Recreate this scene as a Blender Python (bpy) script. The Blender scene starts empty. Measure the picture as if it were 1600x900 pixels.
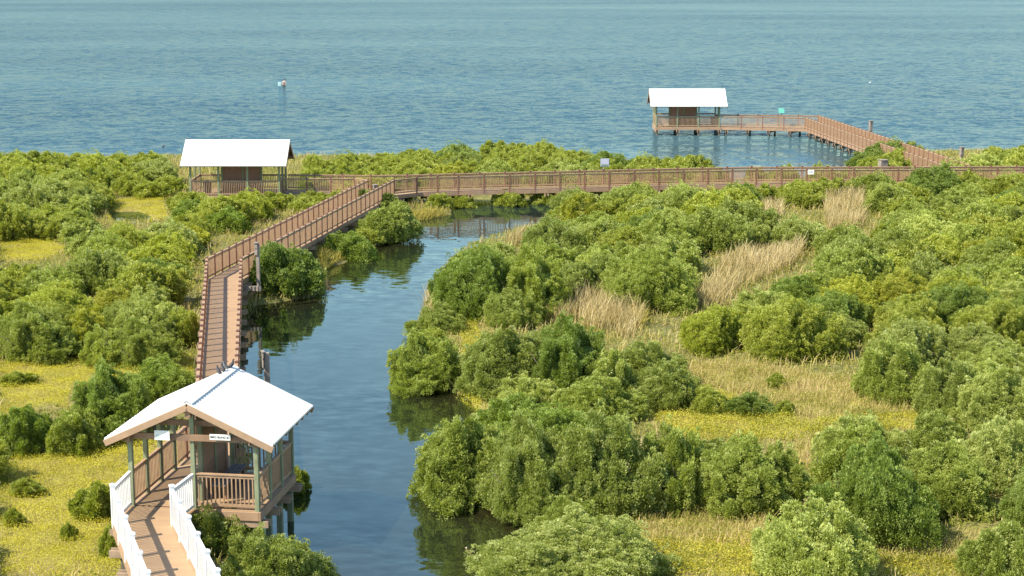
import bpy, bmesh, math, random
import numpy as np
from mathutils import Vector, Matrix

random.seed(7)
rng = np.random.default_rng(11)
R = math.radians
S = bpy.context.scene
C = S.collection

# ------------------------------------------------------------------ camera, sky, sun, exposure
CAM_H, PITCH, FPX = 17.3, 10.8, 2700.0          # photo is 1600 x 900 px
cam_d = bpy.data.cameras.new('camera'); cam = bpy.data.objects.new('camera', cam_d); C.objects.link(cam)
cam.location = (0, 0, CAM_H); cam.rotation_euler = (R(90 - PITCH), 0, 0)
cam_d.sensor_width = 36; cam_d.lens = 36 * FPX / 1600; cam_d.clip_start = 0.5; cam_d.clip_end = 12000
S.camera = cam
SUN_EL = 47.0
SUN_AZ = (-0.86, -0.51)                       # where the sun stands (left and behind)
W = bpy.data.worlds.new('World'); S.world = W; W.use_nodes = True
nt = W.node_tree; nt.nodes.clear()
sky = nt.nodes.new('ShaderNodeTexSky'); sky.sky_type = 'NISHITA'; sky.sun_disc = False
sky.sun_elevation = R(SUN_EL); sky.sun_rotation = math.atan2(SUN_AZ[0], SUN_AZ[1]) % (2 * math.pi)
sky.air_density = 1.0; sky.dust_density = 0.15; sky.ozone_density = 1.6
bg = nt.nodes.new('ShaderNodeBackground'); bg.inputs['Strength'].default_value = 0.135
wo = nt.nodes.new('ShaderNodeOutputWorld')
nt.links.new(sky.outputs[0], bg.inputs[0]); nt.links.new(bg.outputs[0], wo.inputs[0])
sd = bpy.data.lights.new('sun', 'SUN'); sd.energy = 4.7; sd.angle = R(0.53); sd.color = (1.0, 0.91, 0.76)
sun = bpy.data.objects.new('sun', sd); C.objects.link(sun)
ce = math.cos(R(SUN_EL)); na = math.hypot(*SUN_AZ)
sun.rotation_euler = Vector((-SUN_AZ[0] / na * ce, -SUN_AZ[1] / na * ce, -math.sin(R(SUN_EL)))).to_track_quat('-Z', 'Y').to_euler()
vs = S.view_settings; vs.view_transform = 'Standard'; vs.look = 'None'; vs.exposure = 0.84; vs.gamma = 1.0; vs.use_curve_mapping = False
S.cycles.max_bounces = 7; S.cycles.diffuse_bounces = 3; S.cycles.glossy_bounces = 3; S.cycles.transmission_bounces = 3
S.cycles.transparent_max_bounces = 6

# ------------------------------------------------------------------ surveying: photo pixel -> ground point
_p = R(PITCH); _cp, _sp = math.cos(_p), math.sin(_p)
def un(x, y, z):
    dx = (x - 800) / FPX; dy = -(y - 450) / FPX
    d = (dx, _cp + dy * _sp, -_sp + dy * _cp); t = (z - CAM_H) / d[2]
    return (d[0] * t, d[1] * t)
def proj(X, Y, Z):
    X = np.asarray(X, float); Y = np.asarray(Y, float); Z = np.asarray(Z, float) - CAM_H
    dep = Y * _cp - Z * _sp; up = Y * _sp + Z * _cp
    return 800 + FPX * X / dep, 450 - FPX * up / dep
def deck_z(Y): return float(np.interp(Y, [54, 119, 128, 165], [1.5, 1.1, 1.1, .85]))
def unp(poly, z): return np.array([un(x, y, z) for x, y in poly])
def inpoly(px, py, poly):
    px = np.asarray(px, float); py = np.asarray(py, float); r = np.zeros(px.shape, bool); n = len(poly)
    for i in range(n):
        x1, y1 = poly[i]; x2, y2 = poly[(i + 1) % n]
        c = ((y1 > py) != (y2 > py)); 
        with np.errstate(divide='ignore', invalid='ignore'):
            r ^= c & (px < (x2 - x1) * (py - y1) / (y2 - y1 + 1e-12) + x1)
    return r
def sdist(px, py, poly):
    d = np.full(np.shape(px), 1e9); n = len(poly)
    for i in range(n):
        a = np.array(poly[i]); b = np.array(poly[(i + 1) % n]); e = b - a; L = max(e @ e, 1e-9)
        t = np.clip(((px - a[0]) * e[0] + (py - a[1]) * e[1]) / L, 0, 1)
        d = np.minimum(d, np.hypot(px - a[0] - t * e[0], py - a[1] - t * e[1]))
    return np.where(inpoly(px, py, poly), d, -d)

# ------------------------------------------------------------------ materials
def nodes(name):
    m = bpy.data.materials.new(name); m.use_nodes = True; t = m.node_tree
    b = t.nodes['Principled BSDF']; return m, t, b
def N(t, typ, **kw):
    n = t.nodes.new(typ)
    for k, v in kw.items(): setattr(n, k, v)
    return n
def ramp(t, fac, stops):
    r = N(t, 'ShaderNodeValToRGB'); els = r.color_ramp.elements
    while len(els) < len(stops): els.new(0.5)
    for e, (p, c) in zip(els, stops): e.position = p; e.color = (*c, 1) if len(c) == 3 else c
    t.links.new(fac, r.inputs[0]); return r.outputs[0]
def noise(t, scale, detail=4, rough=0.55, vec=None, dist=0.0):
    n = N(t, 'ShaderNodeTexNoise'); n.inputs['Scale'].default_value = scale; n.inputs['Detail'].default_value = detail
    n.inputs['Roughness'].default_value = rough; n.inputs['Distortion'].default_value = dist
    if vec is not None: t.links.new(vec, n.inputs['Vector'])
    return n.outputs[0]
def wpos(t, scale=(1, 1, 1), rot=0):
    g = N(t, 'ShaderNodeNewGeometry'); m = N(t, 'ShaderNodeMapping'); m.inputs['Scale'].default_value = scale
    m.inputs['Rotation'].default_value = (0, 0, rot); t.links.new(g.outputs['Position'], m.inputs['Vector']); return m.outputs[0]
def ocoord(t, scale=(1, 1, 1)):
    g = N(t, 'ShaderNodeTexCoord'); m = N(t, 'ShaderNodeMapping'); m.inputs['Scale'].default_value = scale
    t.links.new(g.outputs['Object'], m.inputs['Vector']); return m.outputs[0]

def painted(name, col, var=0.12, rough=0.6, scale=3.0, stretch=(1, 1, 1), dirt=None, bump=0.0):
    m, t, b = nodes(name)
    v = wpos(t, stretch); a = noise(t, scale, 6, 0.6, v)
    lo = tuple(c * (1 - var * 1.6) for c in col); hi = tuple(min(1, c * (1 + var)) for c in col)
    c = ramp(t, a, [(0.25, lo), (0.75, hi)])
    if dirt:
        d = noise(t, scale * 0.35, 7, 0.7, wpos(t)); mx = N(t, 'ShaderNodeMix', data_type='RGBA')
        f = ramp(t, d, [(0.5, (0, 0, 0)), (0.72, (1, 1, 1))]); t.links.new(f, mx.inputs[0]); t.links.new(c, mx.inputs[6]); mx.inputs[7].default_value = (*dirt, 1); c = mx.outputs[2]
    t.links.new(c, b.inputs['Base Color']); b.inputs['Roughness'].default_value = rough
    if bump:
        bp = N(t, 'ShaderNodeBump'); bp.inputs['Strength'].default_value = bump; bp.inputs['Distance'].default_value = 0.01
        t.links.new(a, bp.inputs['Height']); t.links.new(bp.outputs[0], b.inputs['Normal'])
    return m
M = {}
M['rail'] = painted('rail_composite', (0.41, 0.265, 0.15), 0.18, 0.6, 4)
M['post'] = painted('post_composite', (0.25, 0.115, 0.075), 0.15, 0.55, 5)
M['cap'] = painted('post_cap', (0.16, 0.075, 0.05), 0.15, 0.5, 5)
M['fascia'] = painted('fascia_board', (0.38, 0.245, 0.145), 0.14, 0.65, 2.5, dirt=(0.3, 0.2, 0.13))
M['green'] = painted('green_stained_timber', (0.235, 0.265, 0.15), 0.22, 0.75, 3, (1, 1, 0.25), dirt=(0.15, 0.15, 0.08), bump=0.3)
M['timber'] = painted('brown_timber', (0.27, 0.165, 0.095), 0.2, 0.75, 3, dirt=(0.14, 0.09, 0.06), bump=0.3)
M['beam'] = painted('cross_beam_timber', (0.38, 0.27, 0.18), 0.2, 0.8, 3, dirt=(0.2, 0.15, 0.1))
M['pile'] = painted('weathered_pile', (0.17, 0.15, 0.11), 0.25, 0.85, 3, (1, 1, 0.3), dirt=(0.06, 0.05, 0.04))
M['grey'] = painted('grey_weathered_wood', (0.30, 0.25, 0.20), 0.25, 0.85, 5, (1, 1, 0.25), dirt=(0.14, 0.11, 0.09))
M['wall'] = painted('blind_wall_board', (0.30, 0.165, 0.10), 0.12, 0.7, 3)
M['white'] = painted('white_vinyl', (0.80, 0.80, 0.77), 0.03, 0.35, 3)
M['signwhite'] = painted('white_sign_board', (0.78, 0.78, 0.72), 0.05, 0.4, 6)
M['ink'] = painted('black_lettering', (0.04, 0.04, 0.04), 0.1, 0.6)
M['tealink'] = painted('teal_emblem', (0.25, 0.55, 0.52), 0.1, 0.6)
M['bench'] = painted('grey_bench_boards', (0.20, 0.19, 0.18), 0.2, 0.7, 4)
M['bin'] = painted('black_bin_plastic', (0.02, 0.02, 0.025), 0.2, 0.5)
M['greybin'] = painted('grey_bin_metal', (0.16, 0.17, 0.18), 0.2, 0.5)
M['metal'] = painted('galvanised_metal', (0.55, 0.55, 0.52), 0.1, 0.4)

def deckmat():
    m, t, b = nodes('deck_boards')
    tc = N(t, 'ShaderNodeTexCoord'); sx = N(t, 'ShaderNodeSeparateXYZ'); t.links.new(tc.outputs['UV'], sx.inputs[0])
    mu = N(t, 'ShaderNodeMath', operation='MULTIPLY'); t.links.new(sx.outputs['Y'], mu.inputs[0]); mu.inputs[1].default_value = 1 / 0.142
    fr = N(t, 'ShaderNodeMath', operation='FRACT'); t.links.new(mu.outputs[0], fr.inputs[0])
    fl = N(t, 'ShaderNodeMath', operation='FLOOR'); t.links.new(mu.outputs[0], fl.inputs[0])
    wn = N(t, 'ShaderNodeTexWhiteNoise', noise_dimensions='1D'); t.links.new(fl.outputs[0], wn.inputs['W'])
    c1 = ramp(t, wn.outputs[0], [(0, (0.385, 0.255, 0.145)), (0.5, (0.405, 0.27, 0.152)), (1, (0.425, 0.285, 0.16))])
    gap = ramp(t, fr.outputs[0], [(0.0, (0.68, 0.68, 0.68)), (0.05, (1, 1, 1))])
    st = ramp(t, noise(t, 0.7, 6, 0.65, wpos(t)), [(0.3, (0.86, 0.85, 0.84)), (0.65, (1.05, 1.04, 1.02))])
    a = N(t, 'ShaderNodeMix', data_type='RGBA', blend_type='MULTIPLY'); a.inputs[0].default_value = 1; t.links.new(c1, a.inputs[6]); t.links.new(gap, a.inputs[7])
    a2 = N(t, 'ShaderNodeMix', data_type='RGBA', blend_type='MULTIPLY'); a2.inputs[0].default_value = 1; t.links.new(a.outputs[2], a2.inputs[6]); t.links.new(st, a2.inputs[7])
    t.links.new(a2.outputs[2], b.inputs['Base Color']); b.inputs['Roughness'].default_value = 0.65
    return m
M['deck'] = deckmat()

def roofmat():
    m, t, b = nodes('white_metal_roof')
    c = ramp(t, noise(t, 0.9, 6, 0.65, wpos(t)), [(0.3, (0.70, 0.70, 0.65)), (0.7, (0.77, 0.77, 0.72))])
    st = ramp(t, noise(t, 2.2, 8, 0.75, wpos(t, (1, 1, 0.3))), [(0.62, (1, 1, 1)), (0.8, (0.86, 0.84, 0.78))])
    a = N(t, 'ShaderNodeMix', data_type='RGBA', blend_type='MULTIPLY'); a.inputs[0].default_value = 1; t.links.new(c, a.inputs[6]); t.links.new(st, a.inputs[7])
    t.links.new(a.outputs[2], b.inputs['Base Color']); b.inputs['Roughness'].default_value = 0.45; return m
M['roof'] = roofmat()

def leafmat(name, dark, mid, light, trans=0.42, rough=0.5, use_obj=True):
    """colour varies leaf to leaf (attribute 'tint') and bush to bush (object colour)"""
    m, t, b = nodes(name)
    at = N(t, 'ShaderNodeAttribute', attribute_name='tint')
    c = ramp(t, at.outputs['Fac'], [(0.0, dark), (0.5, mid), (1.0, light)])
    if use_obj:
        oi = N(t, 'ShaderNodeObjectInfo'); a = N(t, 'ShaderNodeMix', data_type='RGBA', blend_type='MULTIPLY'); a.inputs[0].default_value = 1
        t.links.new(c, a.inputs[6]); t.links.new(oi.outputs['Color'], a.inputs[7]); c = a.outputs[2]
    t.links.new(c, b.inputs['Base Color']); b.inputs['Roughness'].default_value = rough
    b.inputs['Specular IOR Level'].default_value = 0.3
    tr = N(t, 'ShaderNodeBsdfTranslucent'); hs = N(t, 'ShaderNodeHueSaturation'); hs.inputs['Saturation'].default_value = 1.15; hs.inputs['Value'].default_value = 1.25
    t.links.new(c, hs.inputs['Color']); t.links.new(hs.outputs[0], tr.inputs['Color'])
    mx = N(t, 'ShaderNodeMixShader'); mx.inputs[0].default_value = trans
    t.links.new(b.outputs[0], mx.inputs[1]); t.links.new(tr.outputs[0], mx.inputs[2])
    t.links.new(mx.outputs[0], t.nodes['Material Output'].inputs['Surface']); return m
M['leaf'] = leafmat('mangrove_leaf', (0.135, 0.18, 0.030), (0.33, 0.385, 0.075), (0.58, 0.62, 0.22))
M['under'] = leafmat('undergrowth_leaf', (0.16, 0.17, 0.03), (0.30, 0.31, 0.05), (0.46, 0.43, 0.10), use_obj=False)
M['salt'] = leafmat('saltwort_leaf', (0.33, 0.32, 0.034), (0.53, 0.49, 0.050), (0.65, 0.59, 0.10), 0.3, use_obj=False)
M['reed'] = leafmat('dry_reed', (0.30, 0.24, 0.08), (0.52, 0.42, 0.19), (0.72, 0.60, 0.36), 0.3, 0.6, use_obj=False)
M['dry'] = leafmat('dry_grass', (0.30, 0.29, 0.07), (0.52, 0.44, 0.16), (0.66, 0.50, 0.30), 0.3, 0.6, use_obj=False)
M['fringe'] = leafmat('marsh_grass', (0.28, 0.26, 0.05), (0.46, 0.40, 0.09), (0.60, 0.50, 0.16), 0.3, 0.6, use_obj=False)
M['stem'] = painted('bark', (0.16, 0.12, 0.085), 0.25, 0.9, 12)

def groundmat():
    m, t, b = nodes('marsh_ground')
    v = wpos(t); a = noise(t, 0.35, 7, 0.6, v)
    c = ramp(t, a, [(0.3, (0.14, 0.13, 0.045)), (0.5, (0.20, 0.20, 0.055)), (0.7, (0.30, 0.26, 0.10))])
    f = ramp(t, noise(t, 6, 4, 0.6, v), [(0.3, (0.6, 0.6, 0.6)), (0.7, (1.1, 1.1, 1.1))])
    at = N(t, 'ShaderNodeAttribute', attribute_name='turf'); zz = N(t, 'ShaderNodeMix', data_type='RGBA'); t.links.new(at.outputs['Fac'], zz.inputs[0]); t.links.new(c, zz.inputs[6])
    ty = ramp(t, noise(t, 1.1, 5, 0.6, v), [(0.3, (0.27, 0.21, 0.08)), (0.6, (0.36, 0.32, 0.06))]); t.links.new(ty, zz.inputs[7]); c = zz.outputs[2]
    mx = N(t, 'ShaderNodeMix', data_type='RGBA', blend_type='MULTIPLY'); mx.inputs[0].default_value = 1; t.links.new(c, mx.inputs[6]); t.links.new(f, mx.inputs[7])
    t.links.new(mx.outputs[2], b.inputs['Base Color']); b.inputs['Roughness'].default_value = 0.9
    bp = N(t, 'ShaderNodeBump'); bp.inputs['Strength'].default_value = 0.7; bp.inputs['Distance'].default_value = 0.08
    t.links.new(noise(t, 3, 6, 0.6, v), bp.inputs['Height']); t.links.new(bp.outputs[0], b.inputs['Normal']); return m
M['ground'] = groundmat()

def watermat():
    m, t, b = nodes('bay_water')
    g = N(t, 'ShaderNodeNewGeometry'); sx = N(t, 'ShaderNodeSeparateXYZ'); t.links.new(g.outputs['Position'], sx.inputs[0])
    # open bay lies beyond y = 140; the sheltered channel before it
    mr = N(t, 'ShaderNodeMapRange'); mr.inputs[1].default_value = 112; mr.inputs[2].default_value = 165; t.links.new(sx.outputs['Y'], mr.inputs[0])
    # body colour: dark olive in the channel, teal in the open bay
    patch = noise(t, 0.011, 5, 0.55, wpos(t, (0.35, 1, 1), 0.12))
    cb = ramp(t, patch, [(0.35, (0.026, 0.070, 0.096)), (0.5, (0.040, 0.092, 0.114)), (0.66, (0.062, 0.120, 0.132))])
    cl = ramp(t, noise(t, 0.12, 4, 0.5, wpos(t)), [(0.3, (0.012, 0.015, 0.010)), (0.7, (0.015, 0.019, 0.012))])
    at = N(t, 'ShaderNodeAttribute', attribute_name='shallow')
    sh = N(t, 'ShaderNodeMix', data_type='RGBA'); t.links.new(at.outputs['Fac'], sh.inputs[0]); t.links.new(cl, sh.inputs[6]); sh.inputs[7].default_value = (0.022, 0.020, 0.008, 1)
    mc = N(t, 'ShaderNodeMix', data_type='RGBA'); t.links.new(mr.outputs[0], mc.inputs[0]); t.links.new(sh.outputs[2], mc.inputs[6]); t.links.new(cb, mc.inputs[7])
    def tilt(scale, detail, rough, vec, dist=0.2):
        n = N(t, 'ShaderNodeTexNoise'); n.inputs['Scale'].default_value = scale; n.inputs['Detail'].default_value = detail; n.inputs['Roughness'].default_value = rough; n.inputs['Distortion'].default_value = dist
        t.links.new(vec, n.inputs['Vector']); v = N(t, 'ShaderNodeVectorMath', operation='SUBTRACT'); v.inputs[1].default_value = (0.5, 0.5, 0.5); t.links.new(n.outputs['Color'], v.inputs[0]); return v.outputs[0]
    def scl(v, f):
        x = N(t, 'ShaderNodeVectorMath', operation='SCALE'); t.links.new(v, x.inputs[0])
        if isinstance(f, float): x.inputs['Scale'].default_value = f
        else: t.links.new(f, x.inputs['Scale'])
        return x.outputs[0]
    wind = ramp(t, noise(t, 0.06, 3, 0.5, wpos(t, (0.6, 1, 1), 0.2)), [(0.40, (0.05,) * 3), (0.62, (0.22,) * 3)])
    sea_amp = N(t, 'ShaderNodeMath', operation='MULTIPLY'); sea_amp.inputs[1].default_value = 0.85; t.links.new(mr.outputs[0], sea_amp.inputs[0])
    calm = scl(tilt(2.2, 3, 0.6, wpos(t, (0.45, 1, 1), 0.2)), wind)
    gust = ramp(t, noise(t, 0.03, 4, 0.6, wpos(t, (0.22, 1, 1), 0.16)), [(0.30, (0.22,) * 3), (0.44, (.75,) * 3), (0.62, (1.15,) * 3)])
    ga_ = N(t, 'ShaderNodeMath', operation='MULTIPLY'); t.links.new(gust, ga_.inputs[0]); t.links.new(sea_amp.outputs[0], ga_.inputs[1])
    sea = scl(tilt(2.6, 4, 0.8, wpos(t, (0.7, 1, 1), -0.08), 0.4), ga_.outputs[0])
    sea_far = scl(tilt(0.62, 4, 0.8, wpos(t, (0.8, 1, 1), -0.05), 0.3), ga_.outputs[0])
    sea2 = N(t, 'ShaderNodeVectorMath', operation='ADD'); t.links.new(sea, sea2.inputs[0]); t.links.new(sea_far, sea2.inputs[1])
    ad = N(t, 'ShaderNodeVectorMath', operation='ADD'); t.links.new(calm, ad.inputs[0]); t.links.new(sea2.outputs[0], ad.inputs[1])
    fl = N(t, 'ShaderNodeVectorMath', operation='MULTIPLY'); fl.inputs[1].default_value = (1, 1, 0); t.links.new(ad.outputs[0], fl.inputs[0])
    up = N(t, 'ShaderNodeVectorMath', operation='ADD'); up.inputs[1].default_value = (0, 0, 1); t.links.new(fl.outputs[0], up.inputs[0])
    nm = N(t, 'ShaderNodeVectorMath', operation='NORMALIZE'); t.links.new(up.outputs[0], nm.inputs[0])
    def lerp(a_, b_):
        x = N(t, 'ShaderNodeMapRange'); x.inputs[3].default_value = a_; x.inputs[4].default_value = b_; t.links.new(mr.outputs[0], x.inputs[0]); return x.outputs[0]
    t.nodes.remove(b)
    df = N(t, 'ShaderNodeBsdfDiffuse'); t.links.new(mc.outputs[2], df.inputs['Color'])
    gl = N(t, 'ShaderNodeBsdfGlossy'); t.links.new(lerp(0.03, 0.10), gl.inputs['Roughness']); t.links.new(nm.outputs[0], gl.inputs['Normal'])
    ti = N(t, 'ShaderNodeMix', data_type='RGBA'); t.links.new(mr.outputs[0], ti.inputs[0]); ti.inputs[6].default_value = (0.84, 1.0, 0.88, 1); ti.inputs[7].default_value = (0.66, 0.86, 0.92, 1); t.links.new(ti.outputs[2], gl.inputs['Color'])
    fr = N(t, 'ShaderNodeFresnel'); t.links.new(lerp(2.7, 1.33), fr.inputs['IOR']); t.links.new(nm.outputs[0], fr.inputs['Normal'])
    fk = N(t, 'ShaderNodeMath', operation='MULTIPLY'); t.links.new(fr.outputs[0], fk.inputs[0]); t.links.new(lerp(1.0, 0.31), fk.inputs[1])
    ms = N(t, 'ShaderNodeMixShader'); t.links.new(fk.outputs[0], ms.inputs[0]); t.links.new(df.outputs[0], ms.inputs[1]); t.links.new(gl.outputs[0], ms.inputs[2])
    t.links.new(ms.outputs[0], t.nodes['Material Output'].inputs['Surface'])
    return m
M['water'] = watermat()

# ------------------------------------------------------------------ mesh helpers
def from_arrays(name, V, F, mat, tint=None, smooth=False):
    """V (n,3); F (m,k)"""
    me = bpy.data.meshes.new(name); V = np.asarray(V, np.float32); F = np.asarray(F, np.int32); k = F.shape[1]
    me.vertices.add(len(V)); me.vertices.foreach_set('co', V.ravel()); me.loops.add(F.size); me.loops.foreach_set('vertex_index', F.ravel())
    me.polygons.add(len(F)); me.polygons.foreach_set('loop_start', np.arange(0, F.size, k, dtype=np.int32)); me.polygons.foreach_set('loop_total', np.full(len(F), k, np.int32))
    if tint is not None:
        a = me.attributes.new('tint', 'FLOAT', 'POINT'); a.data.foreach_set('value', np.asarray(tint, np.float32))
    me.update(calc_edges=True)
    for mm in (mat if isinstance(mat, list) else [mat]): me.materials.append(mm)
    if smooth: me.polygons.foreach_set('use_smooth', np.ones(len(F), bool))
    return me
def link(name, me, parent=None, loc=None):
    o = bpy.data.objects.new(name, me); C.objects.link(o)
    if parent is not None: o.parent = parent
    if loc is not None: o.location = loc
    return o
def empty(name, loc, rz=0):
    o = bpy.data.objects.new(name, None); C.objects.link(o); o.location = loc; o.rotation_euler = (0, 0, rz); o.empty_display_size = 0.3; return o
def tag(o, label=None, cat=None, group=None, kind=None):
    if label: o['label'] = label
    if cat: o['category'] = cat
    if group: o['group'] = group
    if kind: o['kind'] = kind
    return o
class MB:
    """collects beams and boxes, then makes ONE mesh"""
    def __init__(s): s.V = []; s.F = []; s.n = 0
    def add(s, V, F):
        s.V.append(np.asarray(V, float)); s.F += [tuple(i + s.n for i in f) for f in F]; s.n += len(V); return s
    def box(s, c, d, rz=0.0, taper=1.0):
        x, y, z = np.array(d) / 2; c = np.array(c, float); k = taper
        P = np.array([(-x, -y, -z), (x, -y, -z), (x, y, -z), (-x, y, -z), (-x * k, -y * k, z), (x * k, -y * k, z), (x * k, y * k, z), (-x * k, y * k, z)])
        cr, sr = math.cos(rz), math.sin(rz); Q = P.copy(); Q[:, 0] = P[:, 0] * cr - P[:, 1] * sr; Q[:, 1] = P[:, 0] * sr + P[:, 1] * cr
        return s.add(Q + c, [(0, 3, 2, 1), (4, 5, 6, 7), (0, 1, 5, 4), (1, 2, 6, 5), (2, 3, 7, 6), (3, 0, 4, 7)])
    def beam(s, a, b, w, h):
        """box from a to b; w across (horizontal), h in the upright plane"""
        a = np.array(a, float); b = np.array(b, float); d = b - a; L = np.linalg.norm(d); d /= L
        up = np.array([0, 0, 1.0]); side = np.cross(d, up)
        if np.linalg.norm(side) < 1e-4: side = np.array([1.0, 0, 0])
        side /= np.linalg.norm(side); u2 = np.cross(side, d)
        P = [e + side * sx * w / 2 + u2 * sz * h / 2 for e in (a, b) for sx, sz in ((-1, -1), (1, -1), (1, 1), (-1, 1))]
        return s.add(P, [(0, 1, 2, 3), (7, 6, 5, 4), (0, 4, 5, 1), (1, 5, 6, 2), (2, 6, 7, 3), (3, 7, 4, 0)])
    def cyl(s, a, b, r0, r1=None, n=10):
        r1 = r0 if r1 is None else r1; a = np.array(a, float); b = np.array(b, float); d = b - a; d /= np.linalg.norm(d)
        t = np.array([0, 0, 1.0]) if abs(d[2]) < .9 else np.array([1.0, 0, 0]); u = np.cross(d, t); u /= np.linalg.norm(u); v = np.cross(d, u)
        P = [a + (u * math.cos(q) + v * math.sin(q)) * r0 for q in np.linspace(0, 2 * math.pi, n, False)] + [b + (u * math.cos(q) + v * math.sin(q)) * r1 for q in np.linspace(0, 2 * math.pi, n, False)]
        return s.add(P, [(i, (i + 1) % n, (i + 1) % n + n, i + n) for i in range(n)] + [tuple(range(n))[::-1], tuple(range(n, 2 * n))])
    def ell(s, c, r, rot=None, nu=12, nv=8):
        P = []
        for j in range(nv + 1):
            th = math.pi * j / nv
            for i in range(nu):
                q = 2 * math.pi * i / nu; P.append((r[0] * math.sin(th) * math.cos(q), r[1] * math.sin(th) * math.sin(q), r[2] * math.cos(th)))
        P = np.array(P)
        if rot is not None: P = P @ np.array(rot.to_3x3()).T
        return s.add(P + np.array(c), [(j * nu + i, j * nu + (i + 1) % nu, (j + 1) * nu + (i + 1) % nu, (j + 1) * nu + i) for j in range(nv) for i in range(nu)])
    def mesh(s, name, mat, bevel=0, smooth=False):
        me = bpy.data.meshes.new(name); me.from_pydata(np.concatenate(s.V).tolist(), [], s.F); me.validate(); me.update()
        bm = bmesh.new(); bm.from_mesh(me); bmesh.ops.remove_doubles(bm, verts=bm.verts, dist=1e-5) if smooth else None
        bmesh.ops.recalc_face_normals(bm, faces=bm.faces)
        if bevel: bmesh.ops.bevel(bm, geom=list(bm.edges), offset=bevel, segments=1, affect='EDGES')
        bm.to_mesh(me); bm.free()
        if smooth: me.polygons.foreach_set('use_smooth', np.ones(len(me.polygons), bool))
        me.materials.append(mat); return me
    def build(s, name, mat, parent=None, bevel=0, smooth=False): return link(name, s.mesh(name, mat, bevel, smooth), parent)

# ------------------------------------------------------------------ land and water outlines
LAND = unp([(-400, 1100), (1900, 1100), (2000, 900), (2000, 236), (1600, 238), (1500, 240), (1430, 240), (1345, 252), (1335, 290), (1150, 290), (1110, 270), (1085, 262),
            (1000, 256), (800, 250), (600, 248), (300, 246), (135, 250), (100, 249), (60, 246), (-400, 244)], 0.0)
LAGOON = unp([(780, 1050), (790, 900), (832, 855), (815, 815), (745, 790), (735, 700), (745, 640), (700, 608), (655, 598), (645, 560), (655, 520), (668, 480), (685, 432), (705, 406), (742, 382), (792, 364), (862, 350), (900, 330), (905, 314),
              (860, 311), (640, 311), (643, 322), (700, 326), (702, 336), (655, 345), (638, 350), (636, 374), (600, 380), (548, 402), (505, 420), (505, 442), (496, 464), (425, 474), (388, 480), (372, 520), (370, 600), (385, 700), (400, 790), (405, 850), (440, 885), (455, 905), (500, 920), (520, 960), (530, 1050)], 0.0)
PONDS = [unp([(168, 332), (215, 330), (243, 340), (225, 350), (176, 350)], 0.0), unp([(398, 313), (432, 311), (440, 320), (405, 322)], 0.0)]
def land_sd(X, Y):
    d = np.minimum(sdist(X, Y, LAND), -sdist(X, Y, LAGOON))
    for p in PONDS: d = np.minimum(d, -sdist(X, Y, p))
    return d
gx = np.concatenate([[-6000, -1500, -300], np.arange(-90, 90.1, 0.75), [300, 1500, 6000]])
gy = np.concatenate([[-400, -60], np.arange(24, 172.1, 0.75), [400, 1600, 9000]])
GX, GY = np.meshgrid(gx, gy)
SD = land_sd(GX, GY)
wob = 0.45 * np.sin(GX * 0.9 + 1.3 * np.sin(GY * 0.6)) * np.sin(GY * 0.8 + 1.1 * np.sin(GX * 0.5))
SDw = SD + wob
H = np.where(SDw > 0, 0.30 * (1 - np.exp(-SDw / 1.2)) + 0.01, -1.2 * (1 - np.exp(SDw / 3.0)) - 0.01)
H += np.where(SDw > 0.8, 0.05 * np.sin(GX * 1.7 + GY * 0.4) * np.sin(GY * 1.3 - GX * 0.6), 0)
H[GY < 24] = 0.2
nx, ny = len(gx), len(gy)
idx = np.arange(nx * ny).reshape(ny, nx)
F = np.stack([idx[:-1, :-1], idx[:-1, 1:], idx[1:, 1:], idx[1:, :-1]], -1).reshape(-1, 4)
g = link('ground', from_arrays('ground', np.stack([GX, GY, H], -1).reshape(-1, 3), F, M['ground'], smooth=True))
tag(g, 'flat marshy ground of brown mud and olive turf under the bushes', kind='structure')
def ground_z(X, Y):
    sdv = land_sd(np.asarray(X, float), np.asarray(Y, float)); return np.where(sdv > 0, 0.30 * (1 - np.exp(-sdv / 1.2)), -0.15)
# water sheet
me = from_arrays('water', np.stack([GX, GY, np.zeros_like(GX)], -1).reshape(-1, 3), F, M['water'])
a = me.attributes.new('shallow', 'FLOAT', 'POINT'); a.data.foreach_set('value', np.clip(1.15 - (-SD.ravel()) / 2.6, 0, 1).astype(np.float32))
tag(link('water', me), 'blue rippled bay with a calm channel winding through the marsh', kind='structure')

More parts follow.
